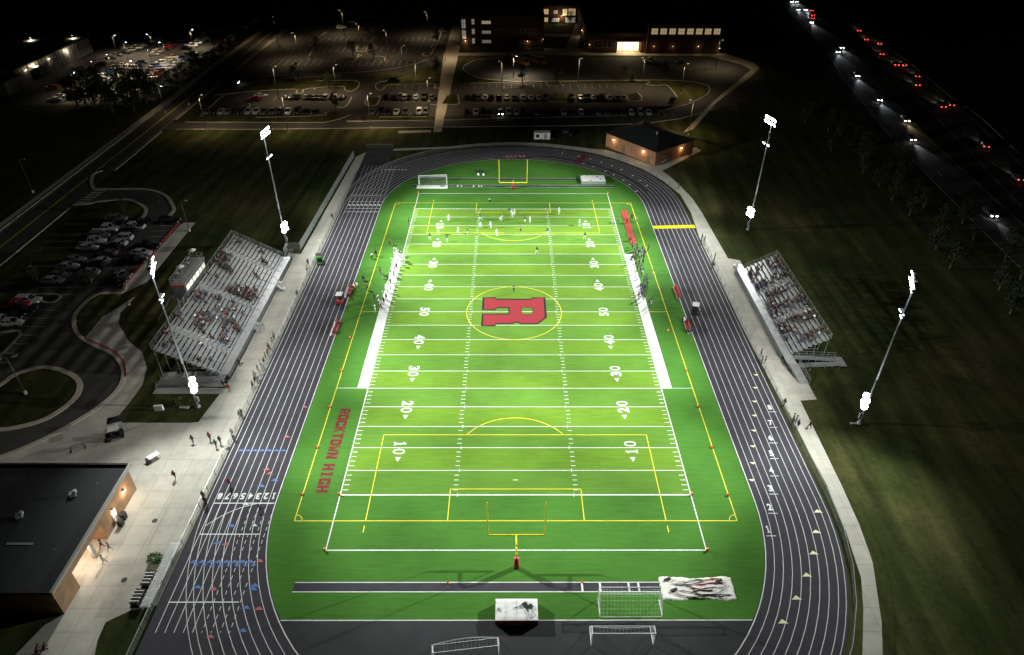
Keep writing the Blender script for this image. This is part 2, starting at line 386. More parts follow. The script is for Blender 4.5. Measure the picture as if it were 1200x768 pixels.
m.strip(cr([(-41.24, -51.06), (-39.6, -49.4), (-37.9, -48.2), (-35.63, -47.3), (-33.4, -47.25)]), .10, .036, 'line')
for k_ in range(8): m.box((-33.5-k_*LW, 47.9, .034), (.55, .9, .004), 'line')
for k_ in range(8):
    m.box((-29.3+.95*k_-7., 70.6-.0*k_, .034), (.45, .6, .004), 'line')
# relay zone ticks round the far right bend
for off, t0, t1, n_ in ((.6, .10, .36, 7), (4.8, .12, .42, 9)):
    for i in range(n_):
        ps = oval(off+i*.28, 96); p = ps[int(96*(t0+(t1-t0)*i/n_))]; m.box((p[0], p[1], .034), (.75, .4, .004), 'line', rz=math.atan2(p[1]-46, p[0])+.3)
m.build('start_and_relay_marks', track)
# triangles painted on the lanes
def tri(mb, x, y, s, k, z=.036, a=0.):
    P = [(-.5*s, 0), (.5*s, 0), (0, .45*s)]; c, q = math.cos(a), math.sin(a)
    mb.poly([(x+c*u-q*v, y+q*u+c*v) for u, v in P], z, k)
m = MB()
for x, y in [(41.02,-48.82),(39.55,-52.20),(38.01,-55.52),(35.99,-58.76),(33.64,-61.93),(30.99,-65.02)]: tri(m, x, y, 1.25, 'cream')
for x, y in [(41.21,-19.14),(40.12,-22.52),(38.98,-25.96),(37.97,-29.33),(36.88,-32.73),(35.76,-36.12),(34.77,-39.54),(33.66,-42.85)]: tri(m, x, y, .95, 'cream', a=PI)
for i in range(7): tri(m, -40.9+i*1.06, -37.3, .95, 'blue')
for i in range(8): tri(m, -40.6+i*1.02, -56.75, 1.1, 'blue'); tri(m, -40.1+i*1.02, -57.0, .8, 'blue', a=PI)
for x, y in [(-37.69,-51.20),(-38.67,-53.91),(-38.80,-60.37),(-31.93,-60.14),(-32.04,-63.11),(-31.52,-66.02),(-34.18,-43.16),(-35.79,-44.27),(-31.99,-60.61)]: tri(m, x, y, 1.15, 'blue')
for x, y in [(-37.52,-54.04),(-36.75,-60.61),(-32.36,-56.62),(-30.49,-63.22),(-34.98,-66.74),(-35.28,-41.87),(-34.81,-34.42),(-33.73,-27.64),(-36.00,-41.05)]: tri(m, x, y, 1.05, 'pink')
for x, y in [(-36.94,-47.47),(-34.69,-51.06)]: tri(m, x, y, .9, 'line')
m.strip(cr(oval(3.2)[4:22], 1), .8, .0335, 'rubber')
m.build('lane_triangles', track)
# lane numbers
m = MB()
for i, x in enumerate([-33.55-LW*j for j in range(8)]):
    put_glyph(m, str(i+1), (x+.30, -45.35), (-.62, 0), (0, -1.15), .036, 'line')
for i, (x, y) in enumerate([(33.31,-51.65),(34.68,-47.94),(35.84,-44.59),(37.01,-41.22),(38.07,-37.82),(38.94,-34.59),(39.99,-31.20),(40.97,-27.62)]):
    put_glyph(m, str(i+1), (x-.32, y-.5), (.64, 0), (0, 1.15), .036, 'line')
    m.line((x-.5, y-1.0), (x+.75, y-1.0), .1, .034, 'line')
m.build('lane_numbers', track)
m = MB(); P = oval(.1, 96)
m.poly([(17.21,75.91),(20.75,83.14),(22.13,81.80),(18.80,74.64)], .034, 'darkred'); m.build('red_exchange_patch', track)

# field markings
Y = .9144; SX = 24.384; z1, z2 = .035, .039
m = MB()
for s_ in (-1, 1):
    m.line((s_*SX, -54.86), (s_*SX, 54.86), .14, z1, 'line')
    m.line((-SX, s_*54.86), (SX, s_*54.86), .16, z1, 'line'); 
    m.bb(s_*24.3, s_*26.15, -22.86, 22.86, z1+.003, z1+.006, 'line')
    m.line((s_*26.15, -22.8), (s_*29.6, -22.8), .1, z1, 'line')
for i in range(-10, 11):
    m.line((-SX, i*5*Y), (SX, i*5*Y), .19 if abs(i) == 10 else .115, z1+.001, 'line')
for i in range(-49, 50):
    if i % 5 == 0: continue
    for s_ in (-1, 1):
        m.line((s_*(SX-.2), i*Y), (s_*(SX-.95), i*Y), .10, z1, 'line')
        m.line((s_*8.1, i*Y), (s_*8.75, i*Y), .11, z1, 'line')
for i in range(-10, 11):
    for s_ in (-1, 1): m.line((s_*8.1, i*5*Y-.3), (s_*8.1, i*5*Y+.3), .11, z1+.002, 'line')
for s_ in (-1, 1):
    m.line((-.35, s_*42.97), (.35, s_*42.97), .13, z1, 'line')
m.line((-27.5, -64.58), (27.5, -64.58), .13, z1, 'line')
m.build('white_field_lines', field)
m = MB()
for s_ in (-1, 1):
    for i in (1, 2, 3, 4, 5, 4.001, 3.001, 2.001, 1.001):
        v = int(i); up_ = i == v; yc = (-45.72+v*10*Y) if up_ or v == 5 else (45.72-v*10*Y)
        if v == 5 and not up_: continue
        d = str(v)+'0'; W_, H_, gp = 1.12, 1.85, .5
        if s_ < 0:
            put_glyph(m, d[0], (-18.25, yc+gp/2+W_), (0, -W_), (H_, 0), z2, 'line', .0); put_glyph(m, d[1], (-18.25, yc-gp/2), (0, -W_), (H_, 0), z2, 'line', .0)
        else:
            put_glyph(m, d[0], (18.25, yc-gp/2-W_), (0, W_), (-H_, 0), z2, 'line', .0); put_glyph(m, d[1], (18.25, yc+gp/2), (0, W_), (-H_, 0), z2, 'line', .0)
        if v != 5:
            q = -1 if yc < 0 else 1; m.poly([(s_*17.3-.42, yc+q*1.95), (s_*17.3+.42, yc+q*1.95), (s_*17.3, yc+q*2.9)], z2, 'line')
m.build('yard_numbers', field)
m = MB()
yl = lambda a, b, w=.12: m.line(a, b, w, .044, 'yline')
for s_ in (-1, 1):
    yl((s_*29.6, -50.2), (s_*29.6, 49.2)); yl((-29.6, s_*49.7-.5), (29.6, s_*49.7-.5))
    yl((s_*20.1, -50.2), (s_*20.1, -33.86)); yl((s_*20.1, 49.2), (s_*20.1, 32.86)); yl((s_*9.15, -50.2), (s_*9.15, -44.66)); yl((s_*9.15, 49.2), (s_*9.15, 43.66))
    yl((s_*26.2, 0), (s_*29.6, 0)); yl((s_*20.1, -52.1), (s_*20.1, -51.)); yl((s_*20.1, 50.), (s_*20.1, 51.))
    for e in (-1, 1):
        cx, cy = s_*29.6, (-50.2 if e < 0 else 49.2)
        m.strip([(cx-s_*1.0*math.cos(t*PI/16), cy-e*1.0*math.sin(t*PI/16)) for t in range(9)], .1, .044, 'yline')
yl((-20.1, -33.86), (20.1, -33.86)); yl((-20.1, 32.86), (20.1, 32.86)); yl((-9.15, -44.66), (9.15, -44.66)); yl((-9.15, 43.66), (9.15, 43.66))
m.strip([(9.15*math.cos(t*PI/36), 9.15*math.sin(t*PI/36)) for t in range(72)], .12, .044, 'yline', True)
for e in (-1, 1):
    cy = -39.2 if e < 0 else 38.2
    a0 = math.asin(5.34/9.15); ts = [a0+(PI-2*a0)*t/24 for t in range(25)]
    m.strip([(9.15*math.cos(t), cy-e*9.15*math.sin(t)) for t in ts], .12, .044, 'yline')
m.build('yellow_soccer_lines', field)
# midfield emblem: a block R lying on its side, dark edged
RO = [(0, 0), (0, .42), (.16, .42), (.16, .30), (.38, .30), (.38, .56), (.17, .56), (.17, .5), (0, .5)]
def block_r(mb, grow, z, k):
    # u: from the legs (0) to the top of the letter (1); v: from the stem side (0) to the bowl side (1); strokes as rectangles and wedges
    def q(u0, u1, v0, v1): return [(u0, v0), (u1, v0), (u1, v1), (u0, v1)]
    g = grow
    parts = [q(0-g, .22+g, -.0-g, .42+g), q(.78-g, 1+g, 0-g, .42+g), q(0, 1, .06-g, .36+g),
             q(.60-g, .80+g, .30, .9), q(0-g, .22+g, .62-g, 1.0+g), q(.10, .58, .68-g, .94+g), q(.40-g, .62+g, .3, .94+g),
             [(.48, .64-g), (.60, .64-g), (.60, .92+g*.6), (.55, .90), (.52, .84)], q(.60, .80, .68-g, .94+g)]
    parts.append([(.78, .3), (1+g, .3), (1+g, .76), (.86+g, .94+g), (.78, .94+g)])
    for i, P in enumerate(parts):
        mb.poly([(-6.05+12.1*u, 5.0-9.75*v) for u, v in P], z+.0012*i, k)
m = MB(); 
# outline polygon of the letter drawn exactly, counter cut out by building it from bands
L0 = [(0,0),(.20,0),(.20,.06),(.79,.06),(.79,0),(1,0),(1,.72),(.86,.93),(.60,.93),(.54,.86),(.47,.93),(.21,.93),(.21,1),(0,1),(0,.60),(.42,.60),(.42,.37),(.205,.37),(.205,.44),(0,.44)]
def Q(u, v, ): return (-6.05+12.1*u, 5.0-9.75*v)
m.poly([Q(u, v) for u, v in L0], .048, 'redturf')
m.build('midfield_emblem', field)
m = MB(); m.strip([Q(u, v) for u, v in L0], .42, .052, 'black', True)
hole = [Q(.62, .37), Q(.80, .37), Q(.80, .60), Q(.62, .60)]
m.poly(hole, .051, 'turf'); m.strip(hole, .2, .054, 'black', True); m.line((Q(.62, .485)[0], 0), (Q(.80, .485)[0], 0), .15, .055, 'line'); m.build('emblem_edging', field)
# sideline lettering
def BR(a, b, c, d): return [(a, c), (b, c), (b, d), (a, d)]
SW = .36
BL = {'R': [BR(0, SW, 0, 1), BR(SW, .8, .8, 1), BR(SW, .8, .42, .60), BR(.73, 1, .48, .94), [(.42, .42), (.70, 0), (1., 0), (.72, .42)]],
      'O': [BR(0, SW, .1, .9), BR(1-SW, 1, .1, .9), BR(.08, .92, .74, 1), BR(.08, .92, 0, .26)], 'C': [BR(0, SW, .1, .9), BR(.08, .92, .74, 1), BR(.08, .92, 0, .26), BR(1-SW, 1, .1, .35), BR(1-SW, 1, .65, .9)],
      'K': [BR(0, SW, 0, 1), [(SW, .42), (SW, .66), (.66, 1), (1, 1)], [(.36, .55), (.66, 0), (1, 0), (.58, .68)]], 'T': [BR(0, 1, .79, 1), BR(.5-SW/2, .5+SW/2, 0, .79)],
      'W': [[(0, 1), (.24, 1), (.36, .3), (.34, 0), (.18, 0)], [(.34, 0), (.36, .3), (.44, .72), (.56, .72), (.5, .4), (.42, 0)], [(.58, 0), (.5, .4), (.56, .72), (.64, .3), (.66, 0)], [(.66, 0), (.64, .3), (.76, 1), (1, 1), (.82, 0)]],
      'N': [BR(0, SW, 0, 1), BR(1-SW, 1, 0, 1), [(SW, 1), (SW, .6), (1-SW, 0), (1-SW, .4)]], 'H': [BR(0, SW, 0, 1), BR(1-SW, 1, 0, 1), BR(SW, 1-SW, .4, .6)],
      'I': [BR(.5-SW/2, .5+SW/2, 0, 1), BR(.2, .8, .84, 1), BR(.2, .8, 0, .16)], 'G': [BR(0, SW, .1, .9), BR(.08, .92, .74, 1), BR(.08, .92, 0, .26), BR(1-SW, 1, .1, .5), BR(1-SW, 1, .68, .9), BR(.55, 1-SW, .36, .5)]}
def block(mb, ch, x0, y0_, w_, h_):
    for i, P in enumerate(BL[ch]): mb.poly([(x0+v*h_, y0_-u*w_) for u, v in P], .045+.0006*i, 'darkred')
m = MB(); T = 'ROCKTOWN HIGH'; y0, y1 = -27.9, -45.4; xa, xb = -27.95, -26.25
n_ = len(T); cw = (y0-y1)/ (n_-.35)
yy = y0
for ch in T:
    if ch == ' ': yy -= cw*.65; continue
    wd = cw*.93
    block(m, ch, xa, yy, wd, xb-xa); yy -= wd+cw*.07
m.build('sideline_lettering', field)
# runways
m = MB(); m.bb(-27.1, 17.4, -60.75, -59.6, .031, .036, 'rubber')
m.line((-27.1, -59.55), (17.5, -59.55), .12, .038, 'line'); m.line((-27.1, -60.85), (17.5, -60.85), .12, .038, 'line')
for x in (8.0, 10.2, 13.7, 14.9): m.line((x, -59.6), (x, -60.8), .24, .040, 'line')
struct(m.build('long_jump_runway'))
m = MB(); m.bb(-27.4, 18.2, 63.7, 64.7, .031, .036, 'rubber'); m.line((-27.4, 64.8), (18.2, 64.8), .1, .038, 'line')
m.bb(-27., 26.8, 59.0, 60.1, .031, .036, 'rubber'); m.line((-27., 60.2), (26.8, 60.2), .1, .038, 'line'); m.line((-27., 58.9), (26.8, 58.9), .1, .038, 'line')
for x in (-14.6, -13.6, -10.4, -9., -8.3): m.bb(x-.15, x+.15, 59., 60.1, .04, .043, 'line')
struct(m.build('far_jump_runways'))

# plaza and paths
plaza = [(-56.06,-69.12), (-54.7,-65.2), (-53.15,-63.7), (-56.5,-63.6), (-56.5,-44.6), (-95,-44.6)] + [(-81.63,-41.20),(-75.90,-38.51),(-71.48,-34.71),(-68.89,-31.22),(-66.84,-27.65),(-65.76,-23.88),(-66.11,-20.35),(-67.97,-16.78),(-70.93,-13.62),(-74.27,-11.71),(-77.92,-9.91),(-78.72,-8.33),(-79.54,9.49),(-78.90,36.75),(-78.41,38.09),(-75.77,38.10),(-75.50,4.35),(-75.86,-0.49),(-74.39,-4.23),(-70.02,-9.64),(-66.14,-12.97),(-63.45,-17.34),(-62.14,-22.14),(-62.26,-26.00),(-62.67,-29.75),(-61.36,-31.14)] + [(-50.58,-31.14)] + [(-49.16,-28.45),(-48.61,-24.94)] + [(-48.2,-22.5), (-59.9,-22.6), (-59.9,-18.5), (-48.,-18.5), (-48.,20.5), (-49.7,23.1), (-46.85,22.8), (-45.2,80.2), (-41.6,86.3), (-42.8,70), (-42.7,50), (-42.7,-62.6), (-45.6,-63.3)] + [(-46.50,-63.93),(-47.78,-64.78),(-47.63,-66.93),(-46.99,-69.13)]
m = MB(); m.poly(plaza, .010, 'slab'); struct(m.build('plaza_pavement'))
pr_in = [(38.3,-69.5),(41.1,-63.15),(42.6,-58.9),(43.5,-52.),(44.0,-43.8),(43.6,-30),(43.1,-20),(42.75,-5),(42.75,30)]+[(43.67,43.50),(43.18,54.53),(40.47,63.03),(36.16,71.60),(30.47,78.01),(25.53,82.48),(19.96,85.53),(10.01,88.63),(-0.19,90.36),(-10.41,89.11),(-17.93,87.11),(-35.86,84.96)]
pr_out = [(-36.07,86.47),(-18.04,88.65),(-10.47,90.82),(-0.18,92.31),(10.12,91.05),(20.17,88.11),(27.56,85.90),(33.14,81.18),(39.57,73.47),(52.33,86.00),(54.57,88.11),(55.76,85.53),(41.36,70.09),(42.63,66.81),(44.31,60.12),(45.82,51.93),(46.40,43.51),(46.86,21.03)]+[(49.3,20.2),(49.3,-25.6),(46.5,-25.9),(46.1,-43.8),(45.75,-50.8),(45.,-56.7),(42.5,-64.9),(40.6,-69.5)]
m = MB(); m.poly(pr_in+pr_out, .010, 'slab'); struct(m.build('perimeter_path'))
m = MB(); m.bb(49.2, 50.5, 19.5, 20.2, .004, .008, 'slab'); 
# home parking lot and roads
lot = [(-98,-60), (-98,33)]+[(-90.38,37.61),(-89.54,40.80),(-90.66,45.30),(-94.39,48.98),(-98.52,50.99),(-104.59,49.71),(-106.32,48.45),(-109.89,47.94)]+[(-110.00,54.07),(-113.25,69.84),(-113.38,63.95),(-110.29,58.63),(-107.84,57.27),(-96.29,57.31),(-89.44,53.60),(-84.62,47.02),(-83.48,43.64),(-83.67,38.53),(-78.90,36.75),(-79.54,9.49),(-78.86,6.88),(-83.08,6.39),(-84.29,3.53),(-83.88,-1.96),(-80.81,-6.99),(-77.67,-9.65),(-74.27,-11.71),(-70.93,-13.62),(-67.97,-16.78),(-66.11,-20.35),(-65.76,-23.88),(-66.84,-27.65),(-68.89,-31.22),(-71.48,-34.71),(-75.90,-38.51),(-81.63,-41.20)]
m = MB(); m.poly(lot, .007, 'asphalt')
m.bb(-119.6, -110., -80, 600, .003, .006, 'asphalt')
struct(m.build('road'))
m = MB()
for x in (-114.9, -114.6): m.line((x, -80), (x, 600), .12, .010, 'yline')
m.line((-118.9, -80), (-118.9, 600), .12, .010, 'stall'); m.line((-110.8, 70), (-110.8, 600), .12, .010, 'stall')
for i in range(7):
    a, b = ([(-108.10,49.44),(-107.43,57.82)]); t = i/6; m.line((a[0]+(b[0]-a[0])*t-1.6, a[1]+(b[1]-a[1])*t), (a[0]+(b[0]-a[0])*t+1.6, a[1]+(b[1]-a[1])*t), .5, .012, 'stall')
# stalls of the home lot
for i in range(26):
    y = 33.5-i*2.75
    m.line((-97, y), (-87.6, y), .10, .012, 'stall')
for i in range(12):
    y = 36.5-i*2.75; a = -79.5
    m.line((a, y), (a-5.2, y), .10, .012, 'stall')
for r_, y0_, y1_, xs in ((0, 109.6, 114.4, None),):
    pass
def stalls(x0, x1, y0, y1, step=2.75, skip=()):
    n = int((x1-x0)/step)
    for i in range(n+1):
        x = x0+i*step
        if any(a < x < b for a, b in skip): continue
        m.line((x, y0), (x, y1), .1, .014, 'stall')
# school lot rows
stalls(-84, -62, 116.2, 121.4); stalls(-84, -62, 133, 138.5); stalls(-48, -27, 116.2, 121.4); stalls(-48, -27, 131, 138.5); stalls(-48, -27, 148.5, 154)
stalls(-15, 56, 116.2, 121.4); stalls(-15, 10, 132, 139); stalls(20, 38, 132, 139); stalls(-14, 40, 148.5, 154)
for i in range(10):
    for (x0, y0, n) in ((-100, 178, 22), (-100, 205, 22), (-100, 232, 22), (-95, 260, 20), (-92, 290, 18)):
        pass
for (x0, x1, y) in ((-101, -40, 184), (-101, -38, 206), (-98, -37, 226), (-98, -36, 250), (-96, -34, 276), (-95, -34, 300)):
    x = x0
    while x < x1: m.line((x, y-4.6), (x+.0, y+4.6), .12, .014, 'stall'); x += 2.75
m.build('road_paint', None); struct(bpy.data.objects['road_paint'])
m = MB()
# school lot, drive, loop and the big lot beyond
m.poly([(-104, 116), (62, 116), (66, 122), (62, 150), (52, 155.5), (-20, 155.5), (-104, 143)], .006, 'asphalt')
m.poly([(-110, 103.2)]+[(-80.98,103.18),(-27.34,105.43),(27.29,107.55),(44.13,109.86),(56.18,114.57),(70.11,125.36),(94.41,142.20),(98.01,176.97),(90.23,192.42),(72.59,194.41),(0.07,194.57),(-13.52,189.54),(-19.09,180.04),(-19.29,171.08),(-13.17,161.43),(-0.03,156.88),(32.49,157.66),(49.05,159.50),(65.20,158.45),(73.02,152.83),(72.18,145.22),(68.86,138.97),(58.96,128.12),(42.76,118.87),(-0.13,114.72),(-82.93,109.66)]+[(-110, 109.8)], .008, 'asphalt')
m.poly([(-58, 105), (-50, 105), (-49, 160), (-60, 160)], .0085, 'asphalt')
m.poly([(-110, 164)]+[(-96.98,156.26),(-65.54,160.50),(-40.44,169.69),(-31.36,181.27),(-26.31,203.89),(-25.28,323.65),(-27.04,459.04),(-165.04,456.77),(-128.31,274.82)]+[(-109, 240)], .0075, 'asphalt')
# highway carriageways
hl = [(159.08,317.99),(145.10,209.86),(134.12,164.78),(129.12,134.30),(122.56,96.40),(116.55,43.22)]; hl = [(hl[0][0]+18, hl[0][1]+120)]+hl+[(105, -80)]
hr = [(175.38,247.69),(151.93,153.33),(148.50,126.72),(141.60,89.89),(136.26,64.79)]; hr = [(186, 400), (180, 330)]+hr+[(122, -10), (118, -80)]
m.strip(hl, 12., .009, 'asphalt'); m.strip(hr, 13., .0095, 'asphalt')
struct(m.build('parking_lot'))
m = MB()
for ln in (hl, hr):
    for o_ in (-5.6, 5.6):
        m.strip([(x+o_, y) for x, y in ln], .18, .016, 'stall')
    for o_ in (-1.9, 1.9):
        for a, b in zip(ln, ln[1:]):
            n = int(math.hypot(b[0]-a[0], b[1]-a[1])/12)
            for i in range(n):
                t = i/n; u = t+.25/n; m.line((a[0]+(b[0]-a[0])*t+o_, a[1]+(b[1]-a[1])*t), (a[0]+(b[0]-a[0])*u+o_, a[1]+(b[1]-a[1])*u), .15, .016, 'stall')
struct(m.build('highway_paint'))
# sidewalks
m = MB()
m.bb(-121.9, -120.2, -80, 600, .0, .02, 'kerb')
m.poly([(-24.8, 101.), (-22.3, 101.), (-22.9, 196.5), (-23.2, 255), (-29.3, 255), (-29.1, 196.5)], .028, 'kerb')
m.poly([(-35.88,102.21),(-25.76,103.04),(-25.54,100.69),(-35.57,99.87)], .014, 'kerb')
m.poly([(-29.36,200.15),(13.83,203.46),(14.05,208.79),(33.67,208.95),(58.15,201.58),(92.26,200.37),(100.32,184.91),(100.09,176.98),(93.05,164.51),(71.75,132.02),(57.22,103.83),(53.32,100.67),(55.93,105.42),(70.79,132.99),(88.40,162.10),(95.89,174.39),(94.62,182.18),(83.84,195.93),(36.58,197.01),(-29.02,195.78)], .012, 'kerb')
m.poly([(23.86,208.87),(28.76,208.91),(38.22,272.28),(34.24,272.24)], .014, 'kerb'); m.poly([(15.18,237.05),(27.76,237.16),(26.98,231.86),(14.97,231.75)], .014, 'kerb')
m.poly([(46.49,202.97),(58.39,203.07),(59.62,210.71),(47.47,210.62)], .016, 'pad')
m.poly([(-54, 110.5), (-49, 110.5), (-49, 112.), (-54, 112.)], .012, 'kerb')
m.poly([(-65.02,272.28),(-27.32,275.87),(-26.81,267.43),(-63.79,263.98)], .014, 'kerb')
struct(m.build('pavement'))
# kerbs
m = MB()
kb = lambda pts, w=.35, cl=False, k='kerb': m.strip(pts, w, .0, k, cl, .11)
kb([(-119.7, -80), (-119.7, 600)]); kb([(-109.8, -80), (-109.8, 46)]); kb([(-109.8, 70), (-109.8, 101)]); kb([(-109.8, 112), (-109.8, 158)]); kb([(-109.8, 168), (-109.8, 600)])
kb(cr([(-113.25,69.84),(-114.42,67.44),(-113.38,63.95),(-110.29,58.63),(-107.84,57.27),(-96.29,57.31),(-89.44,53.60),(-84.62,47.02),(-83.48,43.64),(-83.67,38.53)]), .8)
kb(cr([(-109.89,47.94),(-106.32,48.45),(-104.59,49.71),(-98.52,50.99),(-94.39,48.98),(-90.66,45.30),(-89.54,40.80),(-90.38,37.61)]), .8)
kb(cr([(-79.54,9.49),(-78.86,6.88),(-83.08,6.39),(-84.29,3.53),(-83.88,-1.96),(-80.81,-6.99),(-77.67,-9.65),(-74.27,-11.71),(-70.93,-13.62),(-67.97,-16.78),(-66.11,-20.35),(-65.76,-23.88),(-66.84,-27.65),(-68.89,-31.22),(-71.48,-34.71),(-75.90,-38.51),(-81.63,-41.20)]), .7)
kb(cr([(-78.52,-8.73),(-74.84,-10.69),(-71.28,-12.72),(-67.96,-16.16),(-65.96,-19.90)], 6), .3, k='redkerb')
kb([(-79.65,37.64),(-79.76,8.83)], .45, k='redkerb')
kb(cr([(-96.13,6.21),(-92.04,6.22),(-90.34,5.27),(-90.35,3.71),(-91.52,3.09),(-93.37,3.70),(-95.91,4.63)], 5), .5)
kb(cr([(-94.96,-7.00),(-92.13,-6.46),(-91.03,-7.27),(-90.72,-8.87),(-90.74,-13.98),(-91.77,-17.13)], 5), .5)
isl = cr([(-86.98,-23.89),(-85.80,-22.15),(-84.66,-18.99),(-81.06,-17.35),(-76.57,-18.64),(-73.25,-21.03),(-71.72,-24.42),(-72.17,-27.65),(-73.84,-30.44),(-76.41,-31.99),(-79.39,-32.75),(-82.48,-31.99)], 6, True)
kb(isl, .9, True)
SR0 = [(-106, 103.2)]+[(-80.98,103.18),(-27.34,105.43),(27.29,107.55),(44.13,109.86),(56.18,114.57),(70.11,125.36)]
kb(SR0)
kb([(-106, 110.)]+[(-60.90,109.76),(-56.62,113.15),(-54.09,117.49)]); kb([(-52.23,110.64),(-44.62,111.52),(-26.60,112.03)]); kb(cr([(-23.82,112.04),(-0.13,114.72),(28.22,116.59),(42.76,118.87),(58.96,128.12),(68.86,138.97),(72.18,145.22),(73.02,152.83),(65.20,158.45),(49.05,159.50)], 5)); kb([(-0.03,156.88),(49.05,159.50)])
kb(cr([(-13.17,161.43),(-0.02,157.11)], 2)); kb(cr([(-12.51,161.44),(-18.61,171.08),(-19.64,177.43),(-18.18,182.70),(-13.52,189.54),(0.07,194.57)], 5))
for P in ([(-107.03,138.96),(-93.35,144.22),(-79.94,146.43),(-78.24,142.22),(-75.78,142.23),(-75.69,146.99),(-63.50,150.32),(-61.28,145.47),(-58.49,143.90),(-57.19,148.72),(-57.55,154.24),(-60.53,158.21),(-74.68,157.54)],
          [(-47.13,157.72),(-50.67,155.42),(-50.92,150.95),(-49.60,146.61),(-47.56,145.56),(-46.79,150.97),(-44.80,152.65),(-29.89,153.86),(-28.75,148.36),(-25.33,148.92)], [(-16.12,154.51),(2.89,156.33)], [(6.45,156.35),(12.95,156.96),(13.37,151.90),(19.44,151.94),(20.11,157.24),(50.21,158.58),(50.74,153.81),(53.57,151.60),(58.15,152.18),(59.04,137.39)], [(-60.01,125.59),(-57.68,125.60),(-56.94,129.38),(-57.23,137.22)], [(-51.64,138.26),(-51.19,130.37),(-49.82,127.52),(-47.18,127.54),(-46.75,134.29),(-47.76,138.79)],
          [(-19.75,140.49),(-18.71,133.47),(-19.01,128.64),(-22.58,129.09)], [(-29.10,135.38),(-29.13,129.53),(-25.50,128.60)], [(12.85,133.64),(13.08,132.18),(19.07,132.21)], [(40.78,139.82),(41.15,133.80),(42.22,132.83),(45.38,133.83),(46.30,137.82),(45.71,144.00)],
          [(-84.46,114.72),(-65.22,116.55),(-62.32,120.10)], [(-43.82,115.36),(-28.37,115.87)], [(-15.43,116.81),(5.02,118.67)], [(19.02,118.75),(49.37,120.69)], [(-102.98,115.49),(-103.37,138.98),(-98.22,140.03)], [(-92.91,121.74),(-90.90,121.76),(-90.31,127.30),(-91.78,130.14)],
          [(-99.09,163.23),(-67.10,168.27),(-51.10,173.37),(-40.15,181.87),(-35.65,189.37)], [(-88.57,160.93),(-66.49,165.24)]):
    kb(cr(P, 4), .34)
for P in ([(-103.13,245.08),(-97.87,250.80),(-97.20,262.63)], [(-91.18,214.19),(-87.76,214.22),(-88.07,222.35)], [(-64.62,187.77),(-65.69,197.67),(-63.72,194.80)], [(-66.58,185.03),(-65.43,186.40),(-64.81,194.79)], [(-67.43,222.52),(-64.43,220.89),(-63.84,229.32)], [(-68.79,212.79),(-67.49,203.56),(-63.79,203.59),(-63.97,211.26)], [(-57.93,194.84),(-54.10,193.44),(-52.71,186.49)], [(-92.51,275.19),(-88.96,277.39),(-89.38,283.99)], [(-65.75,286.50),(-62.57,286.53),(-62.91,295.75)], [(-86.74,203.41),(-86.13,194.62)], [(-37.89,200.82),(-38.17,196.43),(-36.21,195.01)], [(-35.24,216.26),(-35.80,209.93),(-34.15,208.40)], [(-34.86,229.58),(-35.44,222.80),(-33.49,222.82)], [(-34.92,249.49),(-35.12,242.02),(-33.33,240.21)], [(-34.98,271.53),(-34.76,263.25),(-33.19,265.30)], [(-89.59,232.56),(-88.74,239.70)], [(-93.52,300.17),(-89.28,307.53)], [(-84.16,300.27),(-81.57,312.63)]):
    kb(cr(P, 3), .45)
kb([(-34.06,265.30),(-33.49,222.82),(-34.67,197.91)]); kb([(-109.30,203.23),(-108.92,218.87),(-107.63,254.57),(-103.41,302.47)]); kb([(167.45,213.17),(165.76,190.89),(157.40,137.45),(155.72,115.94),(148.63,83.65)], .3)
struct(m.build('kerb'))
# grassed islands and verges laid on the asphalt
m = MB()
m.poly(isl, .04, 'lawn'); m.poly([(-60.65,155.35),(-57.67,153.12),(-57.74,146.56),(-60.87,146.54),(-62.46,153.09)], .03, 'lawn')
for P in ([(-51.47,137.25),(-50.90,130.37),(-47.62,128.48),(-47.52,137.28)], [(-23.36,139.45),(-19.75,140.49),(-18.83,130.55),(-24.40,129.56)], [(13.22,141.72),(13.40,132.67),(18.80,132.70),(18.61,143.84)], [(41.39,139.83),(42.06,133.81),(45.23,134.81),(45.71,144.00)], [(50.41,157.78),(58.46,153.86),(59.24,136.89),(52.63,129.03),(65.12,135.92),(71.80,146.28),(72.12,151.72),(64.96,157.30)], [(-62.23,121.00),(-61.83,116.57),(-63.61,115.69),(-84.07,113.44),(-83.18,110.49),(-61.27,111.43),(-58.24,118.35)], [(-40.95,114.94),(-26.38,115.62),(-26.40,112.87),(-47.47,111.92)], [(-22.73,115.90),(5.58,118.23),(48.72,120.24),(49.44,124.33),(60.16,133.91),(56.01,128.10),(42.90,119.76),(-0.13,115.58),(-22.49,112.89)], [(-14.41,159.67),(-0.03,155.97),(-17.74,154.72)]):
    m.poly(P, .03, 'lawn')
m.poly([(-95.95,5.90),(-92.04,5.90),(-90.85,5.27),(-90.85,4.02),(-91.69,3.40),(-93.54,4.01)], .04, 'lawn'); m.poly([(-95.70,-8.35),(-91.81,-7.00),(-91.19,-7.54),(-91.03,-8.61),(-91.19,-13.74)], .04, 'lawn')
m.poly([(-69.6,19.5)]+[(-78.93,5.92),(-82.52,5.60),(-83.65,3.10),(-83.24,-1.96),(-80.62,-6.45),(-78.45,-8.86),(-78.53,-1.95)], .04, 'lawn')
struct(m.build('grass_islands'))
m = MB(); m.poly([(-49.5,-31.), (-50.6,-31.14)]+[(-61.36,-31.14),(-62.67,-29.75),(-62.26,-26.00),(-62.14,-22.14)]+[(-60.4,-22.8), (-48.4,-22.8)]+[(-48.61,-24.94),(-49.16,-28.45)], .012, 'lawn')
struct(m.build('lawn_by_plaza'))

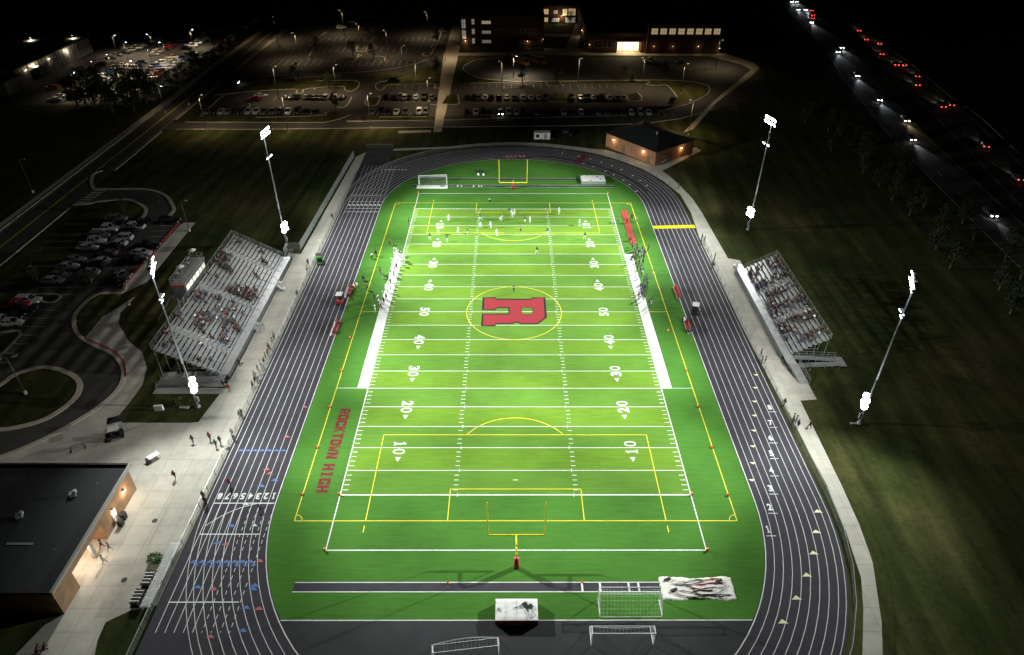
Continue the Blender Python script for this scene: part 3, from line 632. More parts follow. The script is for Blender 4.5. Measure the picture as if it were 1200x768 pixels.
# ---------------------------------------------------------------- fences
def fence(pts, h, label, name='chain_link_fence', step=3., wire=.22, group=None, pk='fencep', r=.012):
    t = empty(name, (pts[0][0], pts[0][1], 0), 0, label, 'fence', group); ox, oy = pts[0]
    P = [Vector((x-ox, y-oy, 0)) for x, y in pts]; me = MB(); rail = MB(); posts = []; acc = 0.
    for a, b in zip(P, P[1:]):
        L = (b-a).length; d = (b-a)/L if L else Vector((1, 0, 0))
        rail.tube(a+Vector((0, 0, h)), b+Vector((0, 0, h)), .035, 'steel', 5); rail.tube(a+Vector((0, 0, .06)), b+Vector((0, 0, .06)), .02, pk, 4)
        n = max(1, int(L/wire))
        for i in range(n):
            q = a+d*(i*L/n); q2 = a+d*min(L, (i+2)*L/n)
            me.tube(q+Vector((0, 0, .05)), q2+Vector((0, 0, h)), r, 'mesh', 3); me.tube(q2+Vector((0, 0, .05)), q+Vector((0, 0, h)), r, 'mesh', 3)
        s_ = acc
        while s_ < L: posts.append(a+d*s_); s_ += step
        acc = s_-L
    rail.build('rail', t); me.build('wire_mesh', t)
    for q in posts[:100]: MB().tube(q, q+Vector((0, 0, h+.03)), .045, pk, 6).build('post', t)
    return t
fence([(-42.95, -72.), (-42.95, -22), (-42.95, 20), (-42.95, 70.)], 1.15, 'long low chain link fence between the concrete plaza and the home straight')
fence([p for p in oval(10.4, 30)[3:31] ][:26], 1.15, 'low chain link fence curving round the far right bend of the track')
rr = [p for p in oval(10.2, 24) if p[0] > 25 and p[1] < -20]; rr.sort(key=lambda p: -p[1])
fence([(43.1, 30), (43.1, -15), (43.1, -40)]+[p for p in rr if p[1] < -46], 1.15, 'low chain link fence between the track and the pale path, near right side')
fence([(-43.6, 87.2), (-35.2, 87.2)], 1.2, 'short chain link fence closing the far end of the sprint straight')
fence([(-47.9, 21.6), (-50.1, 21.6), (-50.1, 24.4), (-47.3, 24.4), (-45.75, 80.3)], 1.9, 'tall dark chain link fence of close-set thick wire along the far left path', step=4., wire=.14, r=.02)  # wire set closer and thicker than in the other fences

# ---------------------------------------------------------------- floodlight towers
def tower(x, y, faceto, label):
    t = empty('floodlight_tower', (x, y, 0), 0, label, 'light tower', 'floodlight towers round the field'); H_ = 26.6
    MB().tube((0, 0, 0), (0, 0, 9), .20, 'pole', 12, .17).tube((0, 0, 9), (0, 0, H_), .17, 'pole', 12, .09).build('pole', t, True)
    MB().tube((0, 0, 0), (0, 0, .25), .45, 'alud', 16).build('footing', t, True)
    ax = math.atan2(faceto[1]-y, faceto[0]-x); f = Vector((math.cos(ax), math.sin(ax), 0)); s = Vector((-f.y, f.x, 0))
    def lamp(c, aim, r=.42, strong='floodlens'):
        aim = aim.normalized(); c = Vector(c)
        fl = MB().tube(c-aim*.45, c, r*.45, 'pole', 10, r).build('floodlight', t, True)
        ln = MB().tube(c, c+aim*.05, r*.94, strong, 14).build('lens', fl)
        return fl
    for j, z in enumerate((H_-.2, H_-1.15)):
        MB().tube(s*-1.7+Vector((0, 0, z)), s*1.7+Vector((0, 0, z)), .06, 'pole', 6).build('crossarm', t)
        for i in range(4):
            u = (i-1.5)*1.05; lamp(s*u+f*.45+Vector((0, 0, z-.1)), f*1.+s*(-u*.12)+Vector((0, 0, -.5)), .40)
    MB().tube(s*-.9+Vector((0, 0, 20.8)), s*.9+Vector((0, 0, 20.8)), .06, 'pole', 6).build('crossarm', t)
    for u in (-.8, .8): lamp(s*u+f*.3+Vector((0, 0, 20.7)), f+Vector((0, 0, -.9)), .30)
    MB().tube(s*-.8+Vector((0, 0, 4.5)), s*.8+Vector((0, 0, 4.5)), .06, 'pole', 6).build('crossarm', t)
    for u, v in ((-.55, .5), (.55, .5), (-.55, -.55), (.55, -.55)): lamp(s*u*1.1+f*.45+Vector((0, -.1, 4.6+v*1.15)), f*.55+Vector((0, -.7, .7)), .52)
    MB().box((f.x*.3, f.y*.3, 1.6), (.4, .4, 1.0), 'alud').build('control_cabinet', t)
    g = 1 if x < 0 else -1; q = 1 if y > 0 else -1
    B = BEAMS[q]
    for (tx, ty, pw, cone) in B: spot('floodlight_beam', (x+f.x*1.1, y+f.y*1.1, H_-.8), (-g*tx, ty, 0), pw*1000*PW, (.96, 1., .95), cone, t, .5, .85)
    spot('stand_beam', (x+f.x*1.4, y+f.y*1.4, 20.4), (x*.86, 0, 2), 9500*PW, (1., 1., .95), 90, t, .3, 1.)
    spot('spill_light', (x-g*1.2, y, H_-.8), (x-g*34, y-6*q, 0), (2200 if g > 0 else 1500)*PW, (1., .93, .85), 135, t, .5, 1.)
    return t
PW = 2.1
# aim: metres from the centre line towards this tower (+) or away from it (-), then y, kilowatts, cone
BEAMS = {1: [(27, 26, 30, 84), (2, 12, 108, 58), (0, 50, 104, 56), (-30, 24, 68, 35), (-4, 72, 15, 36), (38, 52, 13, 60)],
         -1: [(27, -26, 26, 84), (2, -10, 92, 54), (2, -46, 70, 56), (-30, -24, 64, 35), (-28, -56, 58, 36), (0, -68, 46, 38), (44, -50, 28, 72)]}
tower(-50.9, -27.5, (0, -10), 'near left floodlight tower standing on the lawn beside the home grandstand ramp')
tower(-51.1, 26.9, (0, 20), 'far left floodlight tower standing on the dark grass behind the far left path fence')
tower(55.2, 34.8, (0, 20), 'far right floodlight tower standing on the grass beyond the visitor bleachers')
tower(53.9, -31.3, (0, -10), 'near right floodlight tower standing on the grass nearest the camera on the right')

# ---------------------------------------------------------------- goal posts
def goalpost(y, sgn, label):
    t = empty('goal_post', (0, y+sgn*2.6, 0), 0, label, 'goal post', 'football goal posts'); d = -sgn
    MB().tube((0, 0, 0), (0, 0, 2.2), .10, 'yellow', 10).path([(0, 0, 2.2), (0, d*.25, 2.75), (0, d*.9, 3.0), (0, d*2.6, 3.05)], .10, 'yellow', 10).build('gooseneck', t, True)
    MB().tube((0, 0, .02), (0, 0, 2.0), .34, 'redp', 14).build('pad', t, True)
    MB().tube((-3.55, d*2.6, 3.05), (3.55, d*2.6, 3.05), .10, 'yellow', 8).build('crossbar', t)
    for s in (-1, 1): MB().tube((s*3.55, d*2.6, 3.05), (s*3.55, d*2.6, 9.15), .065, 'yellow', 8).build('upright', t)
goalpost(-54.86, -1, 'yellow goal post with red base pad at the near end of the field'); goalpost(54.86, 1, 'yellow goal post with red base pad at the far end of the field')

# ---------------------------------------------------------------- soccer goals
def soccer(x, y, rz, label, sag=.25, wd=7.3):
    t = empty('soccer_goal', (x, y, 0), rz, label, 'soccer goal', 'portable soccer goals'); h, dt, db = 2.44, .9, 2.3; w_ = wd/2
    for s in (-1, 1): MB().tube((s*w_, 0, 0), (s*w_, 0, h), .065, 'white', 8).build('post', t)
    MB().tube((-w_, 0, h), (w_, 0, h), .065, 'white', 8).build('crossbar', t)
    f = MB()
    for s in (-1, 1): f.path([(s*w_, 0, h), (s*w_, dt, h), (s*w_, db, .05), (s*w_, 0, .05)], .04, 'white', 6)
    f.tube((-w_, db, .05), (w_, db, .05), .04, 'white', 6).tube((-w_, dt, h), (w_, dt, h), .04, 'white', 6).build('back_frame', t)
    n = MB(); st = .42; k = int(wd/st)
    prof = [(0, h), (dt*.5, h-sag), (dt, h), (dt+(db-dt)*.33, h*.66-sag*.2), (dt+(db-dt)*.66, h*.33), (db, .05)]
    for i in range(k+1):
        u = -w_+i*wd/k; q = math.sin(PI*i/k)
        n.path([(u, a, b-(sag*q if 0 < j < 5 else 0)*.7) for j, (a, b) in enumerate(prof)], .007, 'net', 3)
    for j in range(10):
        v = j/9*5; a = int(min(v, 4.999)); b = v-a; p = [prof[a][c]*(1-b)+prof[a+1][c]*b for c in (0, 1)]
        n.path([(-w_+i*wd/10, p[0], p[1]-sag*.7*math.sin(PI*i/10)*(0 < v < 5)) for i in range(11)], .007, 'net', 3)
    for s in (-1, 1):
        for j in range(1, 9):
            z = j*h/9; n.tube((s*w_, 0, z), (s*w_, dt+(db-dt)*(1-z/h), z), .007, 'net', 3)
        for j in range(1, 8):
            a = j*db/8; n.tube((s*w_, a, .05), (s*w_, a, h if a < dt else h*(1-(a-dt)/(db-dt))), .007, 'net', 3)
    n.build('net', t)
soccer(13.4, -61.9, PI, 'white soccer goal with its net standing over the near jump runway', .1)
soccer(11.9, -67.7, .0, 'white soccer goal with sagging net on the black apron, right of the landing mat', .35, 7.0)
soccer(-5.6, -69.5, .12, 'white soccer goal cut by the bottom edge, left of the pale landing mat', -.9)
soccer(-21.2, 61.0, PI+.06, 'white soccer goal standing behind the far end line at the left', .1)

# ---------------------------------------------------------------- mats and covers
def soft_box(name, x0, x1, y0, y1, h, kt, ks, label, cat, seams=3):
    t = empty(name, ((x0+x1)/2, (y0+y1)/2, .04), 0, label, cat); a, b = (x1-x0)/2, (y1-y0)/2
    m = MB(); n = 10
    vs = []; fs = []
    for i in range(n+1):
        for j in range(n+1):
            u, v = i/n*2-1, j/n*2-1; e = max(abs(u), abs(v)); vs.append((u*a, v*b, h-.08*(e > .95)+.05*math.sin(i*1.7)*math.cos(j*2.1)*(e < .95)))
    for i in range(n):
        for j in range(n): q = i*(n+1)+j; fs.append((q, q+n+1, q+n+2, q+1))
    m.add(vs, fs, kt); m.build('top_cover', t, True)
    MB().prism([(-a, -b), (a, -b), (a, b), (-a, b)], 0, h-.09, ks).build('pad', t)
    for i in range(seams):
        u = -a+(i+1)*2*a/(seams+1); MB().line((u, -b+.05), (u, b-.05), .04, h+.062, 'steel').build('seam', t)
    return t
t = soft_box('landing_mat', -2.5, 2.45, -65.2, -62.4, 1.0, 'cloth', 'maroon', 'white topped maroon landing mat straddling the edge of the near apron', 'landing mat')
m = MB()
for (x, y) in ((.95, .55), (1.6, .3)): m.box((x, y, 1.12), (.55, .5, .1), 'black', rz=.5)
m.path([(.9, .5, 1.12), (.2, .2, 1.1), (-.3, .15, 1.09)], .035, 'black', 4).path([(.9, .4, 1.12), (1.3, -.5, 1.1), (1.5, -1.2, 1.1), (2.1, -1.0, 1.1)], .03, 'black', 4).path([(1.6, .3, 1.12), (1.8, -.4, 1.1), (2.2, -.9, 1.1)], .03, 'black', 4)
m.box((-2.1, -.1, 1.09), (.32, .45, .03), 'steel'); m.build('strap_and_rope', t)
t = soft_box('landing_mat', 18.2, 24.6, 60.9, 65.0, .9, 'cloth', 'steel', 'pale grey covered landing mat at the far right of the field', 'landing mat')
m = MB()
for (x, y) in ((-2.9, 1.6), (-1.5, 1.9), (2., -.9), (-.8, -1.8), (1.1, .5)): m.box((x, y, .97), (.5, .3, .06), 'black', rz=x)
m.build('strap', t)
# sand pit cover
x0, x1, y0, y1 = 17.5, 26.4, -61.9, -58.9
t = empty('sand_pit_cover', (22, -60.4, .03), 0, 'crumpled white tarpaulin streaked with mud lying over the jump pit', 'tarpaulin')
m = MB(); n = 56; k = 22; vs = []; fs = []; r2 = random.Random(3)
for i in range(n+1):
    for j in range(k+1):
        u, v = i/n, j/k; x = -4.5+8.9*u; y = -1.5+3.*v+.13*math.sin(u*9)*(1 if v > .5 else -1)*(abs(v-.5)*2)+(.2*math.sin(u*23)*.3)*(v > .9)
        z = .10+.035*math.sin(u*17+v*5)*math.sin(v*7+u*5)+r2.uniform(-.02, .025)
        if i in (0, n) or j in (0, k): z = .01; x += r2.uniform(-.07, .07); y += r2.uniform(-.06, .06)
        vs.append((x, y, z))
for i in range(n):
    for j in range(k): q = i*(k+1)+j; fs.append((q, q+k+1, q+k+2, q+1))
def b_mud(nt, N, L):
    tc = N('TexCoord'); mp = N('Mapping'); mp.inputs['Scale'].default_value = (.55, 1.5, 1); mp.inputs['Rotation'].default_value = (0, 0, .2); L(tc.outputs['Object'], mp.inputs['Vector'])
    n1 = N('TexNoise'); n1.inputs['Scale'].default_value = 1.6; n1.inputs['Detail'].default_value = 10; n1.inputs['Roughness'].default_value = .75; n1.inputs['Distortion'].default_value = 1.6; L(mp.outputs[0], n1.inputs['Vector'])
    c = ramp(nt, n1.outputs['Fac'], [(0., (.75, .74, .68)), (.475, (.75, .74, .70)), (.492, (.05, .05, .06)), (.505, (.62, .50, .46)), (.53, (.74, .73, .68)), (.61, (.74, .72, .66)), (.625, (.07, .06, .07)), (.64, (.7, .69, .62)), (1., (.7, .7, .62))])
    sx = N('SeparateXYZ'); L(tc.outputs['Object'], sx.inputs[0])
    ab = N('Math', operation='ABSOLUTE'); L(sx.outputs['Y'], ab.inputs[0]); ax = N('Math', operation='ABSOLUTE'); L(sx.outputs['X'], ax.inputs[0])
    a1 = N('Math', operation='LESS_THAN'); a1.inputs[1].default_value = 1.1; L(ab.outputs[0], a1.inputs[0]); a2 = N('Math', operation='LESS_THAN'); a2.inputs[1].default_value = 3.6; L(ax.outputs[0], a2.inputs[0])
    mu = N('Math', operation='MULTIPLY'); L(a1.outputs[0], mu.inputs[0]); L(a2.outputs[0], mu.inputs[1])
    mx = N('MixRGB'); mx.inputs[1].default_value = (.74, .74, .68, 1); L(mu.outputs[0], mx.inputs[0]); L(c, mx.inputs[2]); return mx.outputs[0]
K['mud'] = node_mat('muddy_tarpaulin', b_mud, .7)
m.add(vs, fs, 'mud'); m.build('sheet', t, True)
m = MB(); r2 = random.Random(12)
for i in range(15):
    xx = r2.uniform(-4., 1.2); yy = r2.uniform(-1.1, 1.1); a = r2.uniform(-.25, .25); pts = []
    for j in range(r2.randint(7, 15)):
        pts.append((max(-4.1, min(4., xx)), max(-1.25, min(1.25, yy)), .19)); xx += .32*math.cos(a); yy += .32*math.sin(a); a += r2.uniform(-.35, .35); a *= .85
    m.path(pts, r2.choice((.03, .045, .06)), ('tyre', 'tyre', 'steel', 'pink')[i % 4], 4)
m.build('ropes', t); m = MB()
for a, b in (((-3.9, 1.1), (-3.0, 1.2)), ((-3.2, -.2), (-2.7, -.5)), ((2.4, 1.1), (3.2, .7))): MB().box(((a[0]+b[0])/2, (a[1]+b[1])/2, .24), (.9, .28, .12), 'tyre', rz=.4).build('sandbag', t)
K['redmat'] = mat('red_mat_vinyl', (.30, .045, .035), .6, var=.2, vscale=.8)
# mats and benches
t = empty('track_crossing_mat', (38., 36.0, .03), .05, 'bright yellow protective mat laid right across the lanes on the far right', 'mat'); m = MB(); m.box((0, 0, .04), (9.9, 1.35, .06), 'yellow').build('mat', t)
MB().box((0, .72, .03), (9.9, .1, .05), 'yline').box((0, -.72, .03), (9.9, .1, .05), 'yline').build('edge_ramp', t)
for i, (ya, yb, lb) in enumerate(((44.9, 39.4, 'red tumbling mat, farthest of the row beside the visitor sideline'), (39.0, 33.4, 'red tumbling mat with a person on it, middle of the row beside the visitor sideline'), (33.0, 27.4, 'red tumbling mat, nearest of the row beside the visitor sideline'))):
    xc = 27.3-.0*i-(44.9-(ya+yb)/2)*.012; t = empty('tumbling_mat', (xc, (ya+yb)/2, .03), 0, lb, 'mat', 'red mats beside the sideline')
    MB().box((0, 0, .06), (1.5, ya-yb, .1), 'redmat').build('mat', t); MB().box((0, 0, .117), (.06, ya-yb-.1, .01), 'maroon').build('seam', t)
t = empty('foam_mat', (-21.2, 58.6, .03), 0, 'long white foam mat lying in front of the far soccer goal', 'mat'); MB().box((0, 0, .15), (8.1, 1.4, .28), 'cloth').build('mat', t); MB().box((2.6, .2, .31), (1.1, .6, .04), 'tyre').build('patch', t)

# ---------------------------------------------------------------- bleachers
def bleacher(name, sgn, xf, ya, yb, rows, tread, rise, deckz, deckw, aisles, label, seatk):
    t = empty(name, (sgn*xf, 0, 0), 0, label, 'grandstand'); X = lambda d: sgn*d
    MB().bb(X(0), X(deckw), ya, yb, deckz-.12, deckz, 'alu').build('deck', t)
    MB().bb(X(0), X(-.05), ya, yb, .05, deckz, 'cladding').build('skirt_panel', t)
    for r in range(rows):
        d0 = deckw+.35+r*tread; z = deckz+.1+r*rise
        m = MB(); m.bb(X(d0-.23), X(d0+.15), ya, yb, z-.05, z, 'alu'); m.bb(X(d0+tread-.25), X(d0+tread-.235), ya, yb, z+rise-(.2 if sgn < 0 else .12), z+rise, 'alud'); m.build('footboard', t)
        m = MB(); e = [ya]+[a for q in aisles for a in (q-.7, q+.7)]+[yb]
        for a, b in zip(e[::2], e[1::2]): m.bb(X(d0+.16), X(d0+.46), a+.05, b-.05, z+.38, z+.43, seatk)
        m.build('seat', t)
    top = deckz+.1+rows*rise; D = deckw+.35+rows*tread
    for q in aisles:
        m = MB()
        for r in range(rows):
            d0 = deckw+.35+r*tread; z = deckz+.1+r*rise
            m.bb(X(d0+.02), X(d0+.36), q-.6, q+.6, z+rise/2-.03, z+rise/2+.02, 'alu')
        m.tube((X(deckw+.6), q, deckz+1.1), (X(D-.6), q, top+.55), .03, 'steel', 6)
        for r in range(0, rows, 2): d0 = deckw+.6+r*tread; m.tube((X(d0), q, deckz+.1+r*rise), (X(d0), q, deckz+1.05+r*rise), .025, 'steel', 5)
        m.build('aisle_steps', t)
    # frames under the seats
    y = ya+.4; i = 0
    while y < yb:
        m = MB(); m.tube((X(.4), y, deckz-.2), (X(D), y, top-.3), .06, 'steel', 5)
        for d in (.6, 3., 5.5, 8., D-.1):
            if d < D: m.tube((X(d), y, 0), (X(d), y, deckz-.2+(top-deckz)*(max(d-.4, 0)/D)), .05, 'steel', 5)
        m.tube((X(.6), y, .2), (X(D-.1), y, .2), .04, 'steel', 5); m.build('frame', t); y += 2.4
    # railings
    m = MB(); H_ = 1.05
    def rail(a, b, mid=3, seg=2.):
        a, b = Vector(a), Vector(b); L = (b-a).length; n = max(1, round(L/seg)); up_ = Vector((0, 0, 1))
        for k in range(mid): m.tube(a+up_*(H_*(k+1)/mid), b+up_*(H_*(k+1)/mid), .028 if k == mid-1 else .012, 'steel', 5)
        for k in range(n+1): q = a+(b-a)*k/n; m.tube(q, q+up_*H_, .025, 'steel', 5)
    rail((X(D), ya, top), (X(D), yb, top), 4); rail((X(D), ya, top), (X(deckw), ya, deckz), 5, 1.2); rail((X(D), yb, top), (X(deckw), yb, deckz), 5, 1.2)
    m.build('guard_rail', t); m = MB(); rail((X(0), ya, deckz), (X(0), yb, deckz), 4); m.build('front_rail', t)
    return t, rail, D, top
home, _, HD, HT = bleacher('home_grandstand', -1, 48.1, -20.6, 19.6, 13, .72, .40, 1.1, 1.55, (-14.2, -.4, 13.4), 'large aluminium home grandstand on the left with a press box behind it', 'alu')
# walkways and stairs of the home stand
m = MB(); X = lambda d: -d
m.add([(-.2, -20.7, 1.1), (-.2, -22.6, 1.1), (-11.4, -22.6, .1), (-11.4, -20.7, .1)], [(0, 1, 2, 3)], 'alud'); m.bb(-.3, 1.3-1.3-1.4, -20.7, -20.6, 1.0, 1.1, 'alu')
for y in (-20.75, -22.55):
    for z in (.55, 1.05): m.tube((-.2, y, 1.1+z), (-11.4, y, .1+z), .03, 'steel', 5)
    for i in range(9): x = -.2-i*1.4; zz = 1.1-i*1.4*.0893; m.tube((x, y, zz-.05), (x, y, zz+1.05), .03, 'steel', 5)
m.build('access_ramp', home)
m = MB(); m.bb(0, -11.4, -24.3, -22.8, .0, .06, 'pad'); m.build('ramp_landing', home)
for yy in (-6.6, 8.2):
    m = MB()
    for i in range(6): m.bb(.05+i*.28, .30+i*.28, yy-.6, yy+.6, 1.0-i*.18, 1.04-i*.18, 'steel')
    m.bb(.05, 1.0, yy+.65, yy+1.5, .95, 1.05, 'alud')
    for s in (-.62, .62):
        m.tube((.05, yy+s, 2.05), (1.75, yy+s, 1.0), .03, 'steel', 5)
        for i in range(4): m.tube((.1+i*.52, yy+s, .0), (.1+i*.52, yy+s, 2.0-i*.32), .025, 'steel', 5)
    m.build('front_stairs', home)
away, _, AD, AT = bleacher('visitor_bleachers', 1, 46.9, -14.9, 14.7, 8, .72, .40, 1.1, 1.45, (-5.2, 5.0), 'smaller crowded visitor bleachers on the right of the track', 'alu')
m = MB()
m.bb(.1, 1.6, -17.6, -14.95, .98, 1.1, 'alu'); m.add([(.3, -17.6, 1.1), (1.9, -17.6, 1.1), (2.6, -21.6, .05), (1.0, -21.6, .05)], [(0, 3, 2, 1)], 'alud')
m.add([(1.6, -15.2, 1.1), (1.6, -16.3, 1.1), (9.2, -16.3, .62), (9.2, -15.2, .62)], [(3, 2, 1, 0)], 'alud'); m.add([(1.6, -16.4, .10), (1.6, -17.5, .10), (9.2, -17.5, .60), (9.2, -16.4, .60)], [(3, 2, 1, 0)], 'alud')
m.bb(9.2, 10.4, -17.6, -15.1, .5, .6, 'alud')
for y, za, zb in ((-15.15, 1.1, .6), (-16.35, 1.1, .6), (-17.55, .1, .6)):
    for z in (.5, 1.0): m.tube((1.6, y, za+z), (9.2, y, zb+z), .03, 'steel', 5)
    for i in range(7): x = 1.6+i*1.26; zz = za+(zb-za)*i/6; m.tube((x, y, 0), (x, y, zz+1.0), .03, 'steel', 5)
for s in (.3, 1.9):
    for z in (.5, 1.0): m.tube((s, -17.6, 1.1+z), (s+.7, -21.6, .05+z), .03, 'steel', 5)
    for i in range(4): m.tube((s+i*.23, -17.6-i*1.33, 0), (s+i*.23, -17.6-i*1.33, 2.1-i*.35), .03, 'steel', 5)
m.build('access_ramp', away)
m = MB(); m.bb(.1, 1.6, 14.75, 16.3, .98, 1.1, 'alu'); m.bb(.1, .16, 14.75, 16.3, 1.1, 2.1, 'alud')
for i in range(6): m.bb(.2, 1.5, 16.3+i*.28, 16.55+i*.28, 1.-i*.18, 1.04-i*.18, 'alu')
m.build('end_stairs', away)
# press box
t = empty('press_box', (-61.6, 1.7, 0), 0, 'grey press box on legs behind the home grandstand, camera gear on its railed roof', 'press box')
m = MB(); m.bb(-1.1, 1.3, -5., 5., 5.35, 8.1, 'cladding').build('cabin', t)
m = MB()
for x in (-.9, 1.0):
    for y in (-4.6, -1.6, 1.6, 4.6): m.tube((x, y, 0), (x, y, 5.35), .1, 'steel', 6)
for y in (-4.6, 1.6): m.tube((-.9, y, .2), (-.9, y+3, 5.2), .05, 'steel', 5)
m.build('legs_frame', t)
for i in range(6):
    y = -4.55+i*1.53; f = MB().bb(1.3, 1.36, y, y+1.42, 6.45, 7.55, 'coping').build('window', t); MB().bb(1.36, 1.375, y+.07, y+1.35, 6.52, 7.48, 'pressglass' if i in (0, 1, 3) else 'litdim').build('pane', f)
m = MB(); m.bb(-1.2, 1.42, -5.1, 5.1, 8.1, 8.2, 'coping').build('roof_deck', t)
m = MB(); m.bb(-1.25, 1.46, -5.14, -5.08, 7.7, 8.1, 'redp').build('red_fascia', t)
m = MB()
for (a, b) in (((-1.1, -5), (1.3, -5)), ((1.3, -5), (1.3, 5)), ((1.3, 5), (-1.1, 5)), ((-1.1, 5), (-1.1, -5))):
    for z in (.5, 1.05): m.tube((*a, 8.2+z), (*b, 8.2+z), .03, 'steel', 5)
    L = math.hypot(a[0]-b[0], a[1]-b[1]); n = max(1, round(L/1.6))
    for i in range(n+1): m.tube((a[0]+(b[0]-a[0])*i/n, a[1]+(b[1]-a[1])*i/n, 8.2), (a[0]+(b[0]-a[0])*i/n, a[1]+(b[1]-a[1])*i/n, 9.25), .03, 'steel', 5)
m.build('roof_railing', t)
m = MB()
for i in range(13): m.bb(-2.3-i*.28, -2.05-i*.28, -4.8, -3.7, 5.25-i*.4, 5.3-i*.4, 'steel')
m.tube((-2., -4.8, 5.3), (-5.7, -4.8, .1), .05, 'steel').tube((-2., -3.7, 5.3), (-5.7, -3.7, .1), .05, 'steel').bb(-1.1, -2.05, -5., -3.5, 5.2, 5.3, 'steel').build('stairs', t)
for (x, y, lb) in ((-.2, -1.6, 'large white dish shaped umbrella on the press box roof'), (-.4, 5.6-.9, 'pale round umbrella at the far end of the press box roof')):
    u = empty('umbrella', (-61.6+x, 1.7+y, 8.2), 0, lb, 'umbrella'); MB().tube((0, 0, 0), (0, 0, 1.9), .03, 'steel', 6).build('pole', u)
    c = [(0.75*math.cos(a*PI/5), .75*math.sin(a*PI/5), 1.75) for a in range(10)]; MB().add(c+[(0, 0, 2.1)], [(i, (i+1) % 10, 10) for i in range(10)], 'cloth').build('canopy', u)
for (x, y) in ((-.3, -3.4), (.2, .6), (-.5, 2.4)):
    u = empty('camera_tripod', (-61.6+x, 1.7+y, 8.2), 0, {-3.4: 'covered camera tripod at the near end of the press box roof', .6: 'camera tripod in the middle of the press box roof', 2.4: 'camera tripod standing back toward the far end of the press box roof'}[y], 'tripod')
    m = MB()
    for a in range(3): m.tube((.45*math.cos(a*2.1), .45*math.sin(a*2.1), 0), (0, 0, 1.2), .025, 'black', 5)
    m.build('legs', u); MB().box((0, 0, 1.35), (.6, .3, .3), 'steel').build('camera', u)

# ---------------------------------------------------------------- buildings
def wall_lamp(t, x, y, z, nx, ny, pw, col=(1., .62, .30), k='lamplens'):
    f = MB().box((x+nx*.1, y+ny*.1, z), (.28, .28, .22), 'coping').build('wall_lamp', t); MB().box((x+nx*.14, y+ny*.14, z-.13), (.3, .3, .05), k).build('lens', f)
    point('wall_light', (t.location.x+x+nx*.55, t.location.y+y+ny*.55, t.location.z+z-.3), pw, col, t, .12)
# concession building, bottom left
t = empty('concession_building', (-53.1, -54., 0), 0, 'tan block concession building with flat dark roof at the bottom left corner', 'building')
m = MB(); m.bb(-40, 0, -9.7, 9.4, 2.75, 4.35, 'block'); m.bb(-40, -2.4, -9.7, 9.4, 0, 2.75, 'block'); m.bb(-2.4, 0, -9.7, -6.1, 0, 2.75, 'block'); m.bb(-2.4, 0, 1.0, 9.4, 0, 2.75, 'block'); m.build('wall', t)
m = MB(); m.bb(-40, .45, -9.9, 9.55, 4.35, 4.42, 'roof')
for i in range(12): m.bb(-38+i*3.2, -37.93+i*3.2, -9.8, 9.45, 4.42, 4.44, 'roofg')
for (x, y) in ((-2.6, 6.5), (-2.6, -4.), (-14, 7), (-14, -3)): m.tube((x, y, 4.42), (x, y, 4.46), .16, 'cladding', 12)
m.bb(-8.8, -5.6, -3.4, -3.1, 4.42, 4.5, 'steel'); m.build('roof', t)
m = MB(); m.bb(.2, .55, -10.1, 9.75, 4.36, 4.75, 'coping'); m.bb(-40, .2, 9.45, 9.75, 4.36, 4.8, 'black'); m.bb(-40, .2, -10.1, -9.8, 4.36, 4.7, 'black'); m.build('parapet', t)
MB().bb(-.55, -.1, -2.0, -1.5, 0, 2.74, 'pad').build('porch_column', t)
d = MB().bb(.01, .07, 3.2, 4.2, 0, 2.2, 'white').build('door', t); MB().bb(.07, .11, 3.3, 3.4, 1, 1.15, 'steel').build('handle', d)
MB().bb(-2.39, -2.34, -4.9, -2.9, 0, 2.2, 'litdim').build('glass_door', t)
for (x, y) in ((-4.6, 4.3), (-9.5, .8)):
    v = MB().box((x, y, 4.75), (.7, .7, .5), 'steel', rz=.4).tube((x+.3, y+.2, 4.9), (x+.3, y+.2, 5.3), .22, 'alu', 10).build('roof_vent', t)
wall_lamp(t, 0, 6.9, 2.55, 1, 0, 150, (1., .70, .42)); wall_lamp(t, 0, 3.7, 2.5, 1, 0, 50, (1., .70, .42))
point('porch_light', (-54.2, -57.2, 2.5), 420, (1., .80, .62), t, .25); point('porch_light', (-54.4, -55.1, 2.5), 140, (1., .74, .5), t, .25)
MB().bb(-1.6, -1.2, -4.4, -4.0, 2.68, 2.74, 'lamplens').build('ceiling_lamp', t)
# field house
fa, fb, fc = (27.4, 88.7), (39.8, 73.5), (52.5, 83.3); fd = (fa[0]+fc[0]-fb[0], fa[1]+fc[1]-fb[1])
t = empty('field_house', (fb[0], fb[1], 0), math.atan2(fc[1]-fb[1], fc[0]-fb[0]), 'tan brick field house with dark gabled roof behind the far right bend', 'building')
LW_, LD = math.hypot(fc[0]-fb[0], fc[1]-fb[1]), math.hypot(fa[0]-fb[0], fa[1]-fb[1])
m = MB(); m.bb(0, LW_, 0, LD, 0, 4.3, 'brick'); m.build('wall', t)
m = MB(); o_ = .6; m.add([(-o_, -o_, 4.25), (LW_+o_, -o_, 4.25), (LW_+o_, LD+o_, 4.25), (-o_, LD+o_, 4.25), (LW_*.5, LD*.33, 6.6), (LW_*.5, LD*.67, 6.6)], [(0, 1, 4), (1, 2, 5, 4), (2, 3, 5), (3, 0, 4, 5), (0, 3, 2, 1)], 'roofg'); m.build('roof', t)
for y in (2.0, 11.8): d = MB().bb(-.06, -.01, y, y+1.2, 0, 2.3, 'door').build('door', t); MB().bb(-.1, -.06, y+.1, y+.2, 1., 1.15, 'steel').build('handle', d)
MB().bb(6., 7.2, -.06, -.01, 0, 2.2, 'door').build('door', t)
MB().box((LW_*.4, LD*.3, 6.3), (.3, .3, 1.), 'alu').build('roof_vent', t)
